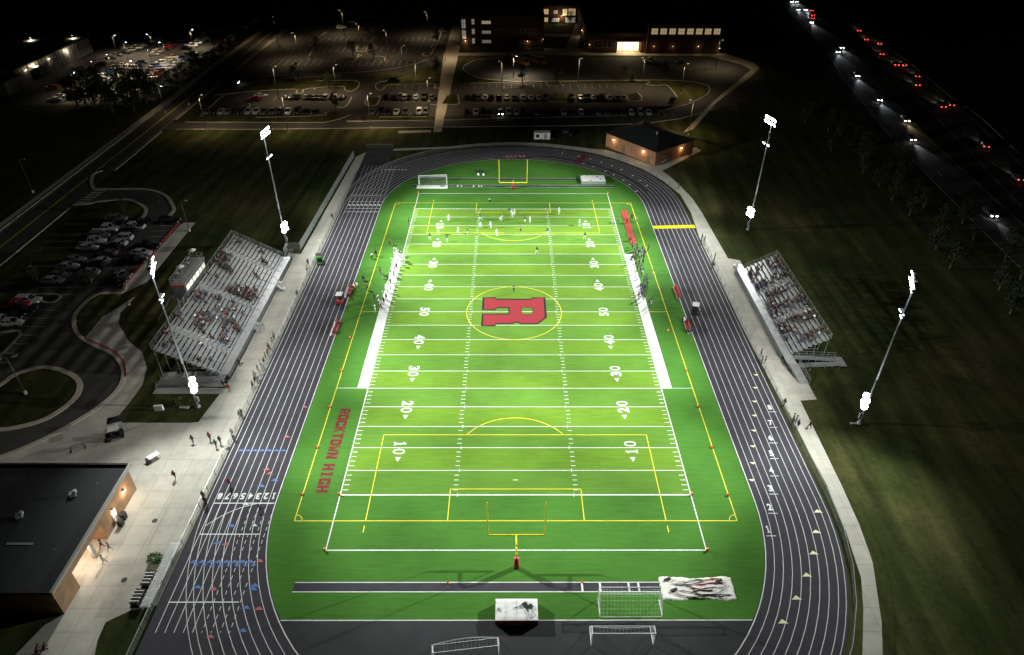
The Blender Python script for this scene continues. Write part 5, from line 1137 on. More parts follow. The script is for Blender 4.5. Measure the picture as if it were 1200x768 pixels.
# buses, trailer, carts
lb_ = (0.62,162.29); lamp_post('parking_lamp', lb_[0], lb_[1], 8, 'bright lamp post beside the two parked school buses', 9000, (1., .8, .55), None, 'lamplens')
def bus(x, y, rz, label):
    t = empty('school_bus', (x, y, .02), rz, label, 'bus', 'school buses by the school entrance road'); yp = mat('bus_paint', (.62, .30, .02), .45, var=.05); K['busy'] = yp
    m = MB(); m.bb(-5., 4., -1.2, 1.2, .55, 2.95, 'busy'); m.bb(4., 5.3, -1.0, 1.0, .5, 1.55, 'busy'); m.build('body', t)
    MB().bb(-5., 4., -1.1, 1.1, 2.96, 3.12, 'white').build('roof', t)
    for s in (-1, 1):
        for i in range(9): MB().bb(-4.7+i*.95, -3.95+i*.95, s*1.205, s*1.22, 1.95, 2.6, 'glass').build('window', t)
        m = MB(); m.bb(-5., 4., s*1.205, s*1.215, 1.25, 1.38, 'black'); m.build('stripe', t)
        for xx in (-3.2, 3.9): MB().tube((xx, s*.95, .5), (xx, s*1.22, .5), .5, 'tyre', 14).build('wheel', t)
    MB().bb(4.0, 4.02, -1., 1., 1.7, 2.7, 'glass').build('windscreen', t)
b1 = (3.54,182.86); b2 = (9.90,184.24); bus(b1[0], b1[1], -.98, 'school bus with a pale lit roof, left of the two parked buses'); bus(b2[0], b2[1], -.85, 'darker orange school bus, right of the two parked buses')
t = empty('trailer', (*(8.95,94.41), 0), 0, 'white box trailer parked on the grass behind the far bend', 'trailer')
MB().bb(-2.4, 2.4, -1.1, 1.1, .5, 2.5, 'white').build('box', t); MB().bb(-1.8, -.9, -1.12, -1.1, 1.1, 2., 'glass').build('window', t); MB().bb(.6, 1.5, -1.12, -1.1, .6, 2.2, 'steel').build('door', t)
for s in (-1, 1): MB().tube((-.3, s*.9, .35), (-.3, s*1.15, .35), .35, 'tyre', 12).build('wheel', t)
MB().tube((2.4, 0, .5), (3.6, 0, .45), .06, 'steel').build('drawbar', t)
def cart(x, y, rz, label, body='redp', roof='black', name='utility_cart'):
    t = empty(name, (x, y, .03), rz, label, 'cart'); m = MB(); m.bb(-1.2, 1.25, -.6, .6, .3, .62, body); m.bb(.75, 1.25, -.55, .55, .62, .95, body); m.bb(-1.2, -.5, -.58, .58, .62, .8, 'black'); m.build('body', t)
    MB().bb(-.45, .05, -.5, .5, .62, .88, 'black').bb(-.5, -.4, -.5, .5, .88, 1.25, 'black').build('seat', t)
    m = MB()
    for a in (-.45, .7):
        for s in (-.55, .55): m.tube((a, s, .8), (a, s, 1.85), .03, 'black', 5)
    m.build('roof_posts', t); MB().box((.12, 0, 1.9), (1.5, 1.25, .07), roof).build('canopy', t)
    for a in (-.85, .9):
        for s in (-1, 1): MB().tube((a, s*.42, .28), (a, s*.64, .28), .28, 'tyre', 12).build('wheel', t)
K['greenp'] = mat('green_paint', (.05, .32, .04), .4)
cart(*(-41.79,19.00), 1.9, 'bright green utility cart at the edge of the left track straight', 'greenp', 'black'); cart(*(-34.25,3.48), -1.6, 'small red cart with grey roof on the inside lanes beside the left benches', 'redp', 'alu')
cart(*(34.87,-0.36), 1.3, 'white roofed cart on the inside lanes of the right straight', 'black', 'cloth'); cart(*(42.19,76.00), .6, 'small white cart at the corner of the field house', 'cloth', 'white')
p = (-60.75,-34.42); cart(p[0], p[1], .5, 'dark golf cart with black canopy on the plaza', 'black', 'cloth', 'golf_cart'); 
t = empty('canopy_tent', (p[0]-.4, p[1]+2.0, 0), .4, 'small black folded canopy beside the golf cart on the plaza', 'canopy'); m = MB()
for a in (-1, 1):
    for b in (-1, 1): m.tube((a*1.1, b*.7, 0), (a*1.1, b*.7, 1.9), .03, 'black', 5)
m.build('frame', t); MB().add([(-1.2, -.8, 1.9), (1.2, -.8, 1.9), (1.2, .8, 1.9), (-1.2, .8, 1.9), (0, 0, 2.4)], [(0, 1, 4), (1, 2, 4), (2, 3, 4), (3, 0, 4)], 'black').build('top', t)

# ---------------------------------------------------------------- small things round the field
def bench(x, y, label, sgn):
    t = empty('team_bench', (x, y, .03), 0, label, 'bench', 'red team benches on the track edge'); L = 4.4
    MB().bb(-.25, .25, -L/2, L/2, .42, .48, 'redp').build('seat', t); MB().box((sgn*.42, 0, .75), (.05, L, .45), 'redp').build('backrest', t)
    MB().bb(-.6+.35*sgn, -.35+.35*sgn, -L/2, L/2, .08, .12, 'alu').build('shelf', t)
    for yy in (-L/2+.2, 0, L/2-.2): m = MB(); m.tube((-.2, yy, 0), (-.2, yy, .42), .03, 'steel').tube((sgn*.4, yy, 0), (sgn*.44, yy, .9), .03, 'steel').tube((-.2, yy, .1), (sgn*.4, yy, .1), .03, 'steel'); m.build('leg', t)
bp = [(-32.83,6.62),(-32.93,-5.85),(32.64,6.72),(32.28,-5.23)]
for (x, y), lb, s in zip(bp, ('red team bench with people at the left edge of the turf, farther of two', 'red team bench at the left edge of the turf, nearer of two', 'empty red team bench at the right edge of the turf, farther of two', 'red team bench with people at the right edge of the turf, nearer of two'), (-1, -1, 1, 1)): bench(x, y, lb, s)
def cooler(x, y, label, k='orange', z=.03):
    t = empty('water_cooler', (x, y, z), 0, label, 'cooler'); MB().tube((0, 0, 0), (0, 0, .5), .2, k, 12).build('body', t); MB().tube((0, 0, .5), (0, 0, .57), .21, 'white', 12).build('lid', t)
cooler(*(-32.56,8.90), 'orange water cooler at the far end of the farther left team bench'); cooler(*(-32.16,9.56), 'white water cooler next to the orange one by the left benches', 'cloth')
def pylon(x, y, label, g): 
    t = tag(MB().prism([(-.11, -.11), (.11, -.11), (.11, .11), (-.11, .11)], 0, .46, 'orange').build('pylon'), label, 'pylon', g); t.location = (x, y, .04)
for sx, a in ((-1, 'left'), (1, 'right')):
    for y, b in ((-54.9, 'near end line corner'), (-45.7, 'near goal line'), (45.7, 'far goal line'), (54.9, 'far end line corner')): pylon(sx*24.5, y, 'orange pylon at the %s sideline on the %s' % (a, b), 'field pylons')
def flag(x, y, label):
    t = empty('corner_cone', (x, y, .04), 0, label, 'cone', 'cones along the yellow line'); MB().tube((0, 0, 0), (0, 0, .42), .2, 'orange', 10, .05).build('cone', t); MB().box((0, 0, .02), (.5, .5, .04), 'black').build('foot', t)
for (x, y), lb in zip([(-29.73,-18.26),(-29.72,-27.54),(-29.70,-36.59),(-29.69,-45.66),(29.55,-18.22),(29.41,-27.41),(29.41,-36.59),(29.39,-45.83),(28.63,-6.33),(-30.11,-8.55)], ('left yellow line, farthest of four', 'left yellow line, second farthest of four', 'left yellow line beside the lettering', 'left yellow line, nearest of four', 'right yellow line, farthest of the near four', 'right yellow line, second of the near four', 'right yellow line, third of the near four', 'right yellow line, nearest the corner', 'right yellow line short of the red bench', 'left yellow line short of the red bench')):
    flag(x, y, 'small orange cone standing on the '+lb)
tag(MB().tube((0, 0, 0), (0, 0, .4), .16, 'orange', 10, .04).build('marker_cone'), 'orange cone on the near jump runway left of the goal post', 'cone').location = (*(-8.38,-59.69), .04)
tag(MB().tube((0, 0, 0), (0, 0, .4), .16, 'orange', 10, .04).build('marker_cone'), 'orange cone on the near jump runway beside its take-off board', 'cone').location = (*(8.08,-59.58), .04)
# stack of hurdles and hurdle carts bottom left
t = empty('hurdle_stack', (-43.6, -58.9, .02), 0, 'long pale row of stacked track hurdles against the bottom left fence', 'hurdles'); 
m = MB(); m2 = MB()
for i in range(30):
    y = -4.4+i*.30; m.bb(-.55, .55, y, y+.06, .86, 1.0, 'white'); m2.tube((-.5, y, 0), (-.5, y, .9), .025, 'alu', 5).tube((.5, y, 0), (.5, y, .9), .025, 'alu', 5).tube((-.5, y, .04), (-.5, y+.5, .04), .025, 'alu', 5).tube((.5, y, .04), (.5, y+.5, .04), .025, 'alu', 5)
m.build('crossbars', t); m2.build('frames', t)
MB().bb(-.6, .6, -4.5, 4.6, .74, .80, 'cloth').build('cover_sheet', t)
for (x, y, lb) in ((-44.9, -59.5, 'wheeled rack of black and white hurdles, farther of two on the plaza'), (-45.1, -62.0, 'wheeled rack of black and white hurdles, nearer of two on the plaza')):
    t = empty('hurdle_rack', (x, y, .02), 0, lb, 'rack'); MB().bb(-.55, .55, -1.1, 1.1, .2, .3, 'black').build('platform', t); m = MB()
    for i in range(9):
        yy = -.95+i*.23; m.bb(-.5, .5, yy, yy+.09, .78, 1.0, 'white' if i % 2 else 'black'); m.bb(-.48, .48, yy+.02, yy+.2, .3, .5, 'black'); m.tube((-.5, yy, .3), (-.5, yy, .95), .025, 'alu', 4).tube((.5, yy, .3), (.5, yy, .95), .025, 'alu', 4)
    m.build('hurdles', t)
    for a in (-.45, .45):
        for b in (-.9, .9): MB().tube((a, b-.05, .1), (a, b+.05, .1), .1, 'tyre', 8).build('wheel', t)
t = empty('folding_table', (*(-53.05,-38.86), 0), .9, 'white topped folding table alone in the middle of the plaza', 'table'); MB().box((0, 0, .75), (1.6, .95, .05), 'white').build('top', t)
for a in (-.7, .7):
    for b in (-.4, .4): MB().tube((a, b, 0), (a, b, .74), .025, 'black', 5).build('leg', t)
MB().box((-.9, -.1, .35), (.5, .7, .7), 'black').build('case', t)
t = empty('barrier', (*(-65.17,-36.94), 0), .5, 'dark metal crowd barrier lying open on the plaza near the driveway', 'barrier'); m = MB()
m.path([(-1., 0, .05), (-.8, 0, 1.), (.8, 0, 1.), (1., 0, .05)], .04, 'black', 5).tube((-.9, 0, .5), (.9, 0, .5), .03, 'black', 5)
for i in range(7): m.tube((-.75+i*.25, 0, .3), (-.75+i*.25, 0, 1.), .02, 'black', 4)
m.build('frame', t); MB().bb(-1., -.9, -.4, .4, 0, .06, 'black').build('foot', t); MB().bb(.9, 1., -.4, .4, 0, .06, 'black').build('foot', t)
t = empty('waste_bin', (-52.4, -49.8, .0), 0, 'black wheeled bin against the concession building wall', 'bin'); MB().box((0, 0, .55), (.6, .7, 1.0), 'black').build('body', t); MB().box((0, 0, 1.08), (.66, .76, .08), 'tyre').build('lid', t)
t = empty('waste_bin', (-52.3, -50.9, .0), 0, 'second black bin nearer the porch of the concession building', 'bin'); MB().box((0, 0, .5), (.6, .6, .95), 'black').build('body', t); MB().box((0, 0, 1.0), (.66, .66, .08), 'tyre').build('lid', t)
for (p, lb) in (((-48.23,-50.14), 'dark round manhole cover on the plaza beside the concession building corner'), ((-48.18,-59.18), 'dark round manhole cover on the plaza between the porch and the bush'), ((-42.91,-36.77), 'small dark drain cover by the fence on the plaza')):
    o = tag(MB().tube((0, 0, 0), (0, 0, .02), .36, 'black', 16).build('manhole_cover'), lb, 'manhole cover'); o.location = (*p, .01)
t = empty('white_sign_board', (*(-56.71,-28.26), .01), .1, 'white box shaped sign standing on the lawn by the plaza', 'sign'); MB().box((0, 0, .55), (1.3, .4, .9), 'white').build('panel', t); MB().box((0, 0, .06), (1.4, .5, .1), 'pad').build('base', t)
t = empty('utility_box', (*(-53.00,-27.65), .01), 0, 'flat pale utility slab in the lawn under the near left floodlight', 'utility box'); MB().box((0, 0, .08), (1.5, .6, .15), 'pad').build('lid', t)
t = empty('utility_box', (*(53.16,-31.39), .01), 0, 'flat pale utility slab in the grass below the near right floodlight', 'utility box'); MB().box((0, 0, .08), (1.5, .45, .15), 'pad').build('lid', t)
t = empty('flower_bed', (*(-55.21,-26.20), .01), 0, 'low reddish shrub bed on the lawn by the plaza', 'shrub'); m = MB(); r = random.Random(8)
for i in range(220):
    p = Vector((r.gauss(0, .7), r.gauss(0, .35), r.uniform(.05, .6))); e = Vector((r.gauss(0, 1), r.gauss(0, 1), r.gauss(0, 1))).normalized(); f = e.orthogonal().normalized(); g = e.cross(f); m.add([p+f*.12, p+g*.07, p-f*.12, p-g*.07], [(0, 1, 2, 3)], 'leafb' if i % 3 else 'redp')
m.build('foliage', t)
t = empty('chair_stack', (*(-9.13,67.81), .03), 0, 'dark stacked chairs and drums on the turf behind the far end line', 'chairs'); m = MB()
for (x, y) in ((-.9, 0), (0, .4), (.9, 0)):
    m.bb(x-.3, x+.3, y-.25, y+.25, .42, .47, 'black').bb(x-.3, x+.3, y+.22, y+.28, .47, .95, 'black')
    for a in (-.27, .27):
        for b in (-.22, .22): m.tube((x+a, y+b, 0), (x+a, y+b, .42), .025, 'steel', 4)
m.build('chairs', t); MB().tube((-.3, -.8, 0), (-.3, -.8, .45), .3, 'white', 14).build('drum', t); MB().tube((1.1, -.9, 0), (1.1, -.9, .4), .28, 'white', 14).build('drum', t)

# ---------------------------------------------------------------- people
SK = mat('skin', (.19, .105, .07), .6); HAIR = [mat('dark_hair', (.012, .009, .007), .7), mat('brown_hair', (.09, .05, .025), .7), mat('fair_hair', (.32, .22, .11), .7)]
CL = {n: mat('cloth_'+n, c, .85) for n, c in dict(white=(.74, .74, .74), navy=(.02, .03, .10), black=(.015, .015, .017), red=(.32, .02, .028), maroon=(.085, .009, .014), grey=(.10, .10, .11), lightgrey=(.34, .34, .34), blue=(.03, .07, .2), purple=(.10, .04, .22), green=(.05, .2, .08), orange=(.34, .10, .03), khaki=(.18, .15, .10), denim=(.06, .09, .17), pink=(.30, .10, .13)).items()}
HELM = {'white': mat('white_helmet', (.8, .8, .8), .2), 'navy': mat('navy_helmet', (.015, .02, .06), .2), 'black': mat('black_cap', (.015, .015, .015), .6), 'red': mat('red_cap', (.45, .03, .03), .6)}
# joints: pelvis, waist, chest, neck, head, crown; per side shoulder elbow wrist fingers, hip knee ankle toe
def pose(**k):
    J = dict(pel=(0, 0, .95), wai=(0, 0, 1.12), che=(0, 0, 1.34), nec=(0, 0, 1.50), hea=(0, .02, 1.62), cro=(0, .01, 1.73))
    for s, n in ((-1, 'L'), (1, 'R')):
        J['sh'+n] = (s*.19, 0, 1.42); J['el'+n] = (s*.25, -.02, 1.14); J['wr'+n] = (s*.26, .06, .90); J['fi'+n] = (s*.26, .09, .78)
        J['hi'+n] = (s*.10, 0, .90); J['kn'+n] = (s*.12, .02, .50); J['an'+n] = (s*.13, 0, .09); J['to'+n] = (s*.14, .17, .03)
    J.update(k); return J
def shift(J, names, d):
    for n in names: J[n] = tuple(J[n][i]+d[i] for i in range(3))
    return J
UP = ['wai', 'che', 'nec', 'hea', 'cro']+[a+b for a in ('sh', 'el', 'wr', 'fi') for b in 'LR']
POSES = {
 'stand': pose(),
 'wide': pose(knL=(-.2, .05, .5), anL=(-.28, 0, .09), toL=(-.32, .15, .03), knR=(.2, .05, .5), anR=(.28, 0, .09), toR=(.32, .15, .03), wrL=(-.12, .22, 1.02), fiL=(-.04, .28, 1.0), wrR=(.12, .22, 1.02), fiR=(.04, .28, 1.0)),
 'walk': pose(knL=(-.11, .2, .52), anL=(-.11, .28, .12), toL=(-.11, .45, .08), knR=(.11, -.05, .5), anR=(.11, -.3, .14), toR=(.11, -.18, .03), wrL=(-.27, -.18, .93), fiL=(-.27, -.22, .82), elL=(-.25, -.1, 1.15), wrR=(.27, .2, .95), fiR=(.26, .28, .86)),
 'run': shift(pose(knL=(-.12, .38, .68), anL=(-.12, .22, .32), toL=(-.12, .36, .24), knR=(.12, -.12, .52), anR=(.12, -.5, .3), toR=(.12, -.5, .14), elL=(-.27, -.26, 1.2), wrL=(-.24, -.08, 1.08), fiL=(-.22, 0, 1.06), elR=(.27, .2, 1.16), wrR=(.2, .36, 1.28), fiR=(.18, .42, 1.34)), ['che', 'nec', 'hea', 'cro', 'shL', 'shR'], (0, .12, -.02)),
 'hips': pose(elL=(-.42, -.02, 1.18), wrL=(-.22, .04, 1.02), fiL=(-.16, .08, .98), elR=(.42, -.02, 1.18), wrR=(.22, .04, 1.02), fiR=(.16, .08, .98)),
 'crouch': pose(pel=(0, -.28, .66), wai=(0, -.14, .80), che=(0, .08, .93), nec=(0, .22, 1.02), hea=(0, .32, 1.12), cro=(0, .35, 1.23), shL=(-.2, .12, .96), shR=(.2, .12, .96), elL=(-.26, .2, .72), elR=(.26, .2, .72), wrL=(-.2, .34, .56), wrR=(.2, .34, .56), fiL=(-.18, .4, .48), fiR=(.18, .4, .48), hiL=(-.11, -.26, .62), hiR=(.11, -.26, .62), knL=(-.22, .12, .48), knR=(.22, .12, .48), anL=(-.2, -.1, .09), anR=(.2, -.1, .09), toL=(-.22, .08, .03), toR=(.22, .08, .03)),
 'sit': pose(pel=(0, 0, .08), wai=(0, .01, .26), che=(0, .05, .48), nec=(0, .08, .63), hea=(0, .12, .75), cro=(0, .11, .86), shL=(-.19, .05, .55), shR=(.19, .05, .55), elL=(-.25, .1, .3), elR=(.25, .1, .3), wrL=(-.14, .32, .22), wrR=(.14, .32, .22), fiL=(-.1, .42, .2), fiR=(.1, .42, .2), hiL=(-.1, .03, .06), hiR=(.1, .03, .06), knL=(-.13, .45, .07), knR=(.13, .45, .07), anL=(-.13, .42, -.34), anR=(.13, .42, -.34), toL=(-.13, .58, -.39), toR=(.13, .58, -.39)),
 'lean': pose(pel=(0, 0, .08), wai=(0, .04, .25), che=(0, .16, .44), nec=(0, .25, .56), hea=(0, .33, .66), cro=(0, .37, .77), shL=(-.19, .18, .5), shR=(.19, .18, .5), elL=(-.24, .36, .28), elR=(.24, .36, .28), wrL=(-.08, .46, .34), wrR=(.08, .46, .34), fiL=(-.03, .5, .4), fiR=(.03, .5, .4), hiL=(-.1, .03, .06), hiR=(.1, .03, .06), knL=(-.15, .45, .07), knR=(.15, .45, .07), anL=(-.13, .44, -.34), anR=(.13, .44, -.34), toL=(-.13, .6, -.39), toR=(.13, .6, -.39)),
}
BONES = [('pel', 'wai'), ('wai', 'che'), ('che', 'nec'), ('nec', 'hea'), ('hea', 'cro')]+[(a+n, b+n) for n in 'LR' for a, b in (('sh', 'el'), ('el', 'wr'), ('wr', 'fi'), ('hi', 'kn'), ('kn', 'an'), ('an', 'to'))]+[('che', 'shL'), ('che', 'shR'), ('pel', 'hiL'), ('pel', 'hiR')]
RAD = dict(pel=.145, wai=.135, che=.155, nec=.060, hea=.098, cro=.075, sh=.075, el=.047, wr=.034, fi=.028, hi=.095, kn=.062, an=.043, to=.036)
def rad(n): return RAD.get(n) or RAD[n[:2]]
BK = {0: 'top', 1: 'top', 2: 'top', 3: 'skin', 4: 'skin'}
def make_pose(pn, bulk=1.):
    J = POSES[pn]; names = ['pel']+[n for n in J if n != 'pel']; idx = {n: i for i, n in enumerate(names)}
    me = bpy.data.meshes.new('skel'); me.from_pydata([J[n] for n in names], [(idx[a], idx[b]) for a, b in BONES], [])
    o = bpy.data.objects.new('skel', me); COL.objects.link(o); md = o.modifiers.new('s', 'SKIN')
    if not me.skin_vertices: 
        bpy.context.view_layer.objects.active = o
    for i, n in enumerate(names):
        sv = me.skin_vertices[0].data[i]; r_ = rad(n)*(bulk if n[:2] in ('ch', 'sh', 'wa', 'pe', 'hi') else 1.); sv.radius = (r_, r_*(.8 if n in ('che', 'wai', 'pel') else 1.)); sv.use_root = n == 'pel'
    md.use_smooth_shade = True; sd = o.modifiers.new('d', 'SUBSURF'); sd.levels = sd.render_levels = 1
    bpy.context.view_layer.update(); dg = bpy.context.evaluated_depsgraph_get(); out = bpy.data.meshes.new_from_object(o.evaluated_get(dg))
    bpy.data.objects.remove(o)
    segs = [(Vector(J[a]), Vector(J[b]), i, a) for i, (a, b) in enumerate(BONES)]
    kinds = []
    for p in out.polygons:
        c = p.center; best = None
        for a, b, i, nm in segs:
            ab = b-a; t = max(0, min(1, (c-a).dot(ab)/max(ab.length_squared, 1e-9))); d = (c-a-ab*t).length-rad(nm)*.5
            if best is None or d < best[0]: best = (d, i, nm, t)
        nm, t = best[2], best[3]
        kd = {'nec': 3, 'hea': 3, 'wr': 3, 'an': 4, 'hi': 2, 'kn': 2, 'pel': 2}.get(nm if nm in ('nec', 'hea', 'pel') else nm[:2], 1)
        if nm == 'che' and t > .8: kd = 3
        kinds.append(kd)
    return out, kinds
_pm = {}; _pv = {}
def headcover(kind, J, k):
    h = Vector(J['hea'])*.5+Vector(J['cro'])*.5; fwd = Vector((0, 1, 0)); m = MB(); r_ = {'hair': .112, 'cap': .115, 'helmet': .150}[kind]; n = 8
    c = h+Vector((0, -.015, .0)); vs = []; fs = []
    for i in range(5):
        ph = i/4*(PI*.55 if kind != 'helmet' else PI*.66)
        for j in range(n): a = j*2*PI/n; vs.append((c.x+r_*math.sin(ph)*math.cos(a), c.y+r_*1.08*math.sin(ph)*math.sin(a), c.z+r_*math.cos(ph)*1.05))
    for i in range(4):
        for j in range(n): q = (j+1) % n; fs.append((i*n+j, (i+1)*n+j, (i+1)*n+q, i*n+q))
    m.add(vs, fs, k)
    if kind == 'cap': m.box((c.x, c.y+.16, c.z), (.15, .12, .02), k)
    if kind == 'helmet': m.path([(c.x-.1, c.y+.12, c.z-.08), (c.x, c.y+.21, c.z-.1), (c.x+.1, c.y+.12, c.z-.08)], .014, 'steel', 4)
    return m
def face(J):
    h = Vector(J['hea']); m = MB(); m.box((h.x, h.y+.105, h.z+.0), (.03, .045, .045), SK)
    for s in (-1, 1): m.box((h.x+s*.035, h.y+.095, h.z+.035), (.025, .02, .015), HAIR[0]); m.box((h.x+s*.1, h.y, h.z+.01), (.02, .04, .05), SK)
    m.box((h.x, h.y+.096, h.z-.045), (.05, .015, .012), CL['maroon']); return m
def person(x, y, z, rz, pn, top, bottom, head, label, cat='person', group=None, bulk=1.):
    """head: ('hair', i) | ('cap', colour) | ('helmet', colour)"""
    key = (pn, top, bottom, head, bulk)
    if key not in _pv:
        pk = (pn, bulk)
        if pk not in _pm: _pm[pk] = make_pose(pn, bulk)
        base, kinds = _pm[pk]; me = base.copy(); me.materials.clear()
        sleeves = CL[top]
        for mt in (CL[top], CL[top], CL[bottom], SK, CL['black']): me.materials.append(mt)
        me.polygons.foreach_set('material_index', kinds); me.polygons.foreach_set('use_smooth', [True]*len(kinds)); me.name = 'person'
        o = bpy.data.objects.new('person', me); COL.objects.link(o); J = POSES[pn]
        mt = HAIR[head[1]] if head[0] == 'hair' else HELM[head[1]]
        headcover(head[0], J, mt).build(head[0], o, True); face(J).build('face', o)
        _pv[key] = o
    else: o = copy_tree(_pv[key])
    o.location = (x, y, z); o.rotation_euler = (0, 0, rz); s = rnd.uniform(.96, 1.04); o.scale = (s, s, s); o['label'] = label; o['category'] = cat
    if group: o['group'] = group
    elif 'group' in o: del o['group']
    return o
FZ = .035
# players and officials on the field (pixel of the feet is turned into ground metres)
W_ = ('white', 'white', ('helmet', 'white')); N_ = ('navy', 'white', ('helmet', 'navy')); Rf = ('lightgrey', 'black', ('cap', 'black'))
PL = [(574,239,'hips',Rf,0,'referee alone near the far yellow line left of the goal post'),
 (598,250,'crouch',N_,2,'player in navy crouching nearest the far goal post, just past the goal line'),
 (600,255,'run',W_,0,'player in white beside the crouching navy player at the goal line'), (603,253,'wide',W_,1,'player in white just right of the pair at the goal line'),
 (563,259,'run',N_,1.2,'player in navy top standing over the left hash marks by the goal line'), (563,267,'crouch',W_,0,'player in white crouching over the left hash marks'),
 (526,260,'wide',W_,4,'player in white farthest left, just beyond the far left 10 number'), (587,259,'crouch',W_,5,'player in white crouching in the middle of the end zone side'),
 (615,262,'run',N_,3,'player in navy in the scrum right of centre'), (621,262,'wide',W_,2,'player in white in the scrum right of centre'),
 (575,268,'walk',W_,3,'player in white on the far left part of the yellow arc'), (514,276,'wide',W_,0,'player in white between the far left 10 and 20 numbers'),
 (504,282,'wide',N_,0,'player in navy nearest the left sideline'), (524,284,'run',N_,0,'player in navy just right of the far left 20 number'),
 (537,275,'walk',W_,1,'player in white on the 10 yard line left of the hash marks'), (548,276,'wide',N_,2,'player in dark top on the 10 yard line just left of the hash marks'),
 (582,277,'run',W_,0,'player in white and dark on the yellow arc below the centre'), (610,273,'walk',Rf,0,'official in dark and white inside the yellow arc'),
 (641.5,276,'stand',N_,0,'player in navy over the right hash marks on the 10 yard line'), (655,252,'walk',W_,2,'player in white alone right of the right hash marks'),
 (629,298,'wide',N_,0,'player in grey and navy alone short of the scrum at the 25 yard line'), (685,281,'wide',N_,0,'player in navy beside the far right 20 number'),
 (679,265,'walk',W_,2,'player in white near the far right 10 number'), (602,343,'hips',Rf,0,'lone figure in white standing behind the red midfield emblem'),
 (479,263,'stand',('black','black',('cap','black')),-1.5,'official in black on the left sideline at the 10 yard line'), (724,262,'walk',Rf,1.5,'official in pale top between the right sideline and the red mats')]
PG = dict(zip([(p[0], p[1]) for p in PL], [(-5.86,48.73),(-0.72,43.38),(-0.31,41.04),(0.32,41.97),(-7.89,39.18),(-7.76,35.59),(-15.43,38.70),(-2.97,39.19),(2.74,37.84),(3.96,37.85),(-5.34,35.16),(-17.28,31.69),(-19.01,29.18),(-15.06,28.37),(-12.78,32.12),(-10.58,31.71),(-3.87,31.30),(1.66,33.01),(7.86,31.75),(11.15,42.47),(5.11,22.86),(16.26,29.67),(15.66,36.53),(-0.04,6.99),(-24.86,37.33),(24.94,37.90)]))
for px, py, pn, (a, b, h), rz, lb in PL:
    x, y = PG[(px, py)]; person(x, y, FZ, rz, pn, a, b, h, lb, 'official' if 'official' in lb or 'referee' in lb else 'person', None, 1.5 if h[0] == 'helmet' else 1.3)
def crowd(pts, spec, where, group, axis=1, rz=0., jit=.5, z=FZ, bulk=1.35):
    L = sorted(zip(pts, spec), key=lambda q: -q[0][axis]); cnt = {}; 
    for i, ((x, y), (pn, a, b, h)) in enumerate(L):
        person(x, y, z, rz+rnd.uniform(-jit, jit), pn, a, b, h, 'person in %s and %s %s, %s from far end' % (a, b, where, nth(i)), 'person', group, bulk)
S = lambda pn, a, b, h: (pn, a, b, h)
hh = ('hair', 0); h1 = ('hair', 1); h2 = ('hair', 2); cb = ('cap', 'black'); cR = ('cap', 'red'); hw = ('helmet', 'white'); hn = ('helmet', 'navy')
LP = [(-27.80,26.72),(-26.65,23.96),(-26.25,22.41),(-25.64,22.03),(-25.16,21.27),(-24.65,21.65),(-24.59,19.77),(-25.75,20.14),(-24.95,18.29),(-24.18,19.40),(-25.95,17.56),(-24.84,16.12),(-25.01,14.70),(-25.53,13.30),(-24.90,12.61),(-25.95,11.25),(-27.96,13.99),(-27.16,12.27),(-25.23,9.91),(-25.39,8.58),(-25.89,7.28),(-24.81,6.96),(-25.15,5.68),(-26.03,4.73),(-25.26,4.11),(-25.53,2.57),(-26.90,3.80),(-27.62,4.11),(-26.49,2.26),(-26.02,1.35),(-26.73,-0.43),(-25.71,0.46),(-23.53,18.66),(-23.89,17.20)]
ls = [S(rnd.choice(['stand', 'hips', 'wide', 'stand']), *(rnd.choice([('white', 'white', hw), ('white', 'white', hw), ('white', 'black', hh), ('lightgrey', 'black', cb), ('black', 'khaki', cb), ('maroon', 'black', hh)]))) for _ in LP]; ls[-3] = S('walk', 'red', 'black', h1); ls[0] = S('stand', 'red', 'black', hh); ls[17] = S('stand', 'green', 'white', h2)
crowd(LP, ls, 'in home team line', 'people of the home team on the left sideline', 1, -PI/2, .6)
RP = [(26.50,24.85),(26.65,23.29),(27.33,24.07),(27.48,22.52),(26.55,21.37),(25.83,20.24),(27.00,20.62),(27.74,21.75),(28.29,22.91),(28.25,20.24),(27.51,19.13),(26.35,18.75),(26.97,18.02),(27.71,18.02),(26.39,16.57),(27.06,16.21),(28.73,22.14),(26.66,14.79),(25.94,14.79),(27.09,14.09),(26.51,12.70),(27.36,11.33),(26.67,10.32),(27.21,9.32),(26.23,8.66),(25.61,8.01),(26.42,7.68),(25.58,6.71),(26.84,7.03),(26.17,6.07),(25.50,5.12),(24.73,4.49),(27.00,8.01),(25.69,4.18),(26.36,2.03),(26.96,2.64),(26.32,0.82),(26.29,22.13),(25.19,18.38)]
rs = [S(rnd.choice(['stand', 'wide', 'hips', 'stand']), *(rnd.choice([('navy', 'white', hn), ('navy', 'white', hn), ('navy', 'navy', hn), ('black', 'grey', hh), ('navy', 'khaki', cb), ('grey', 'navy', hh)]))) for _ in RP]
crowd(RP, rs, 'in visiting team line', 'people of the visiting team on the right sideline', 1, PI/2, .6)
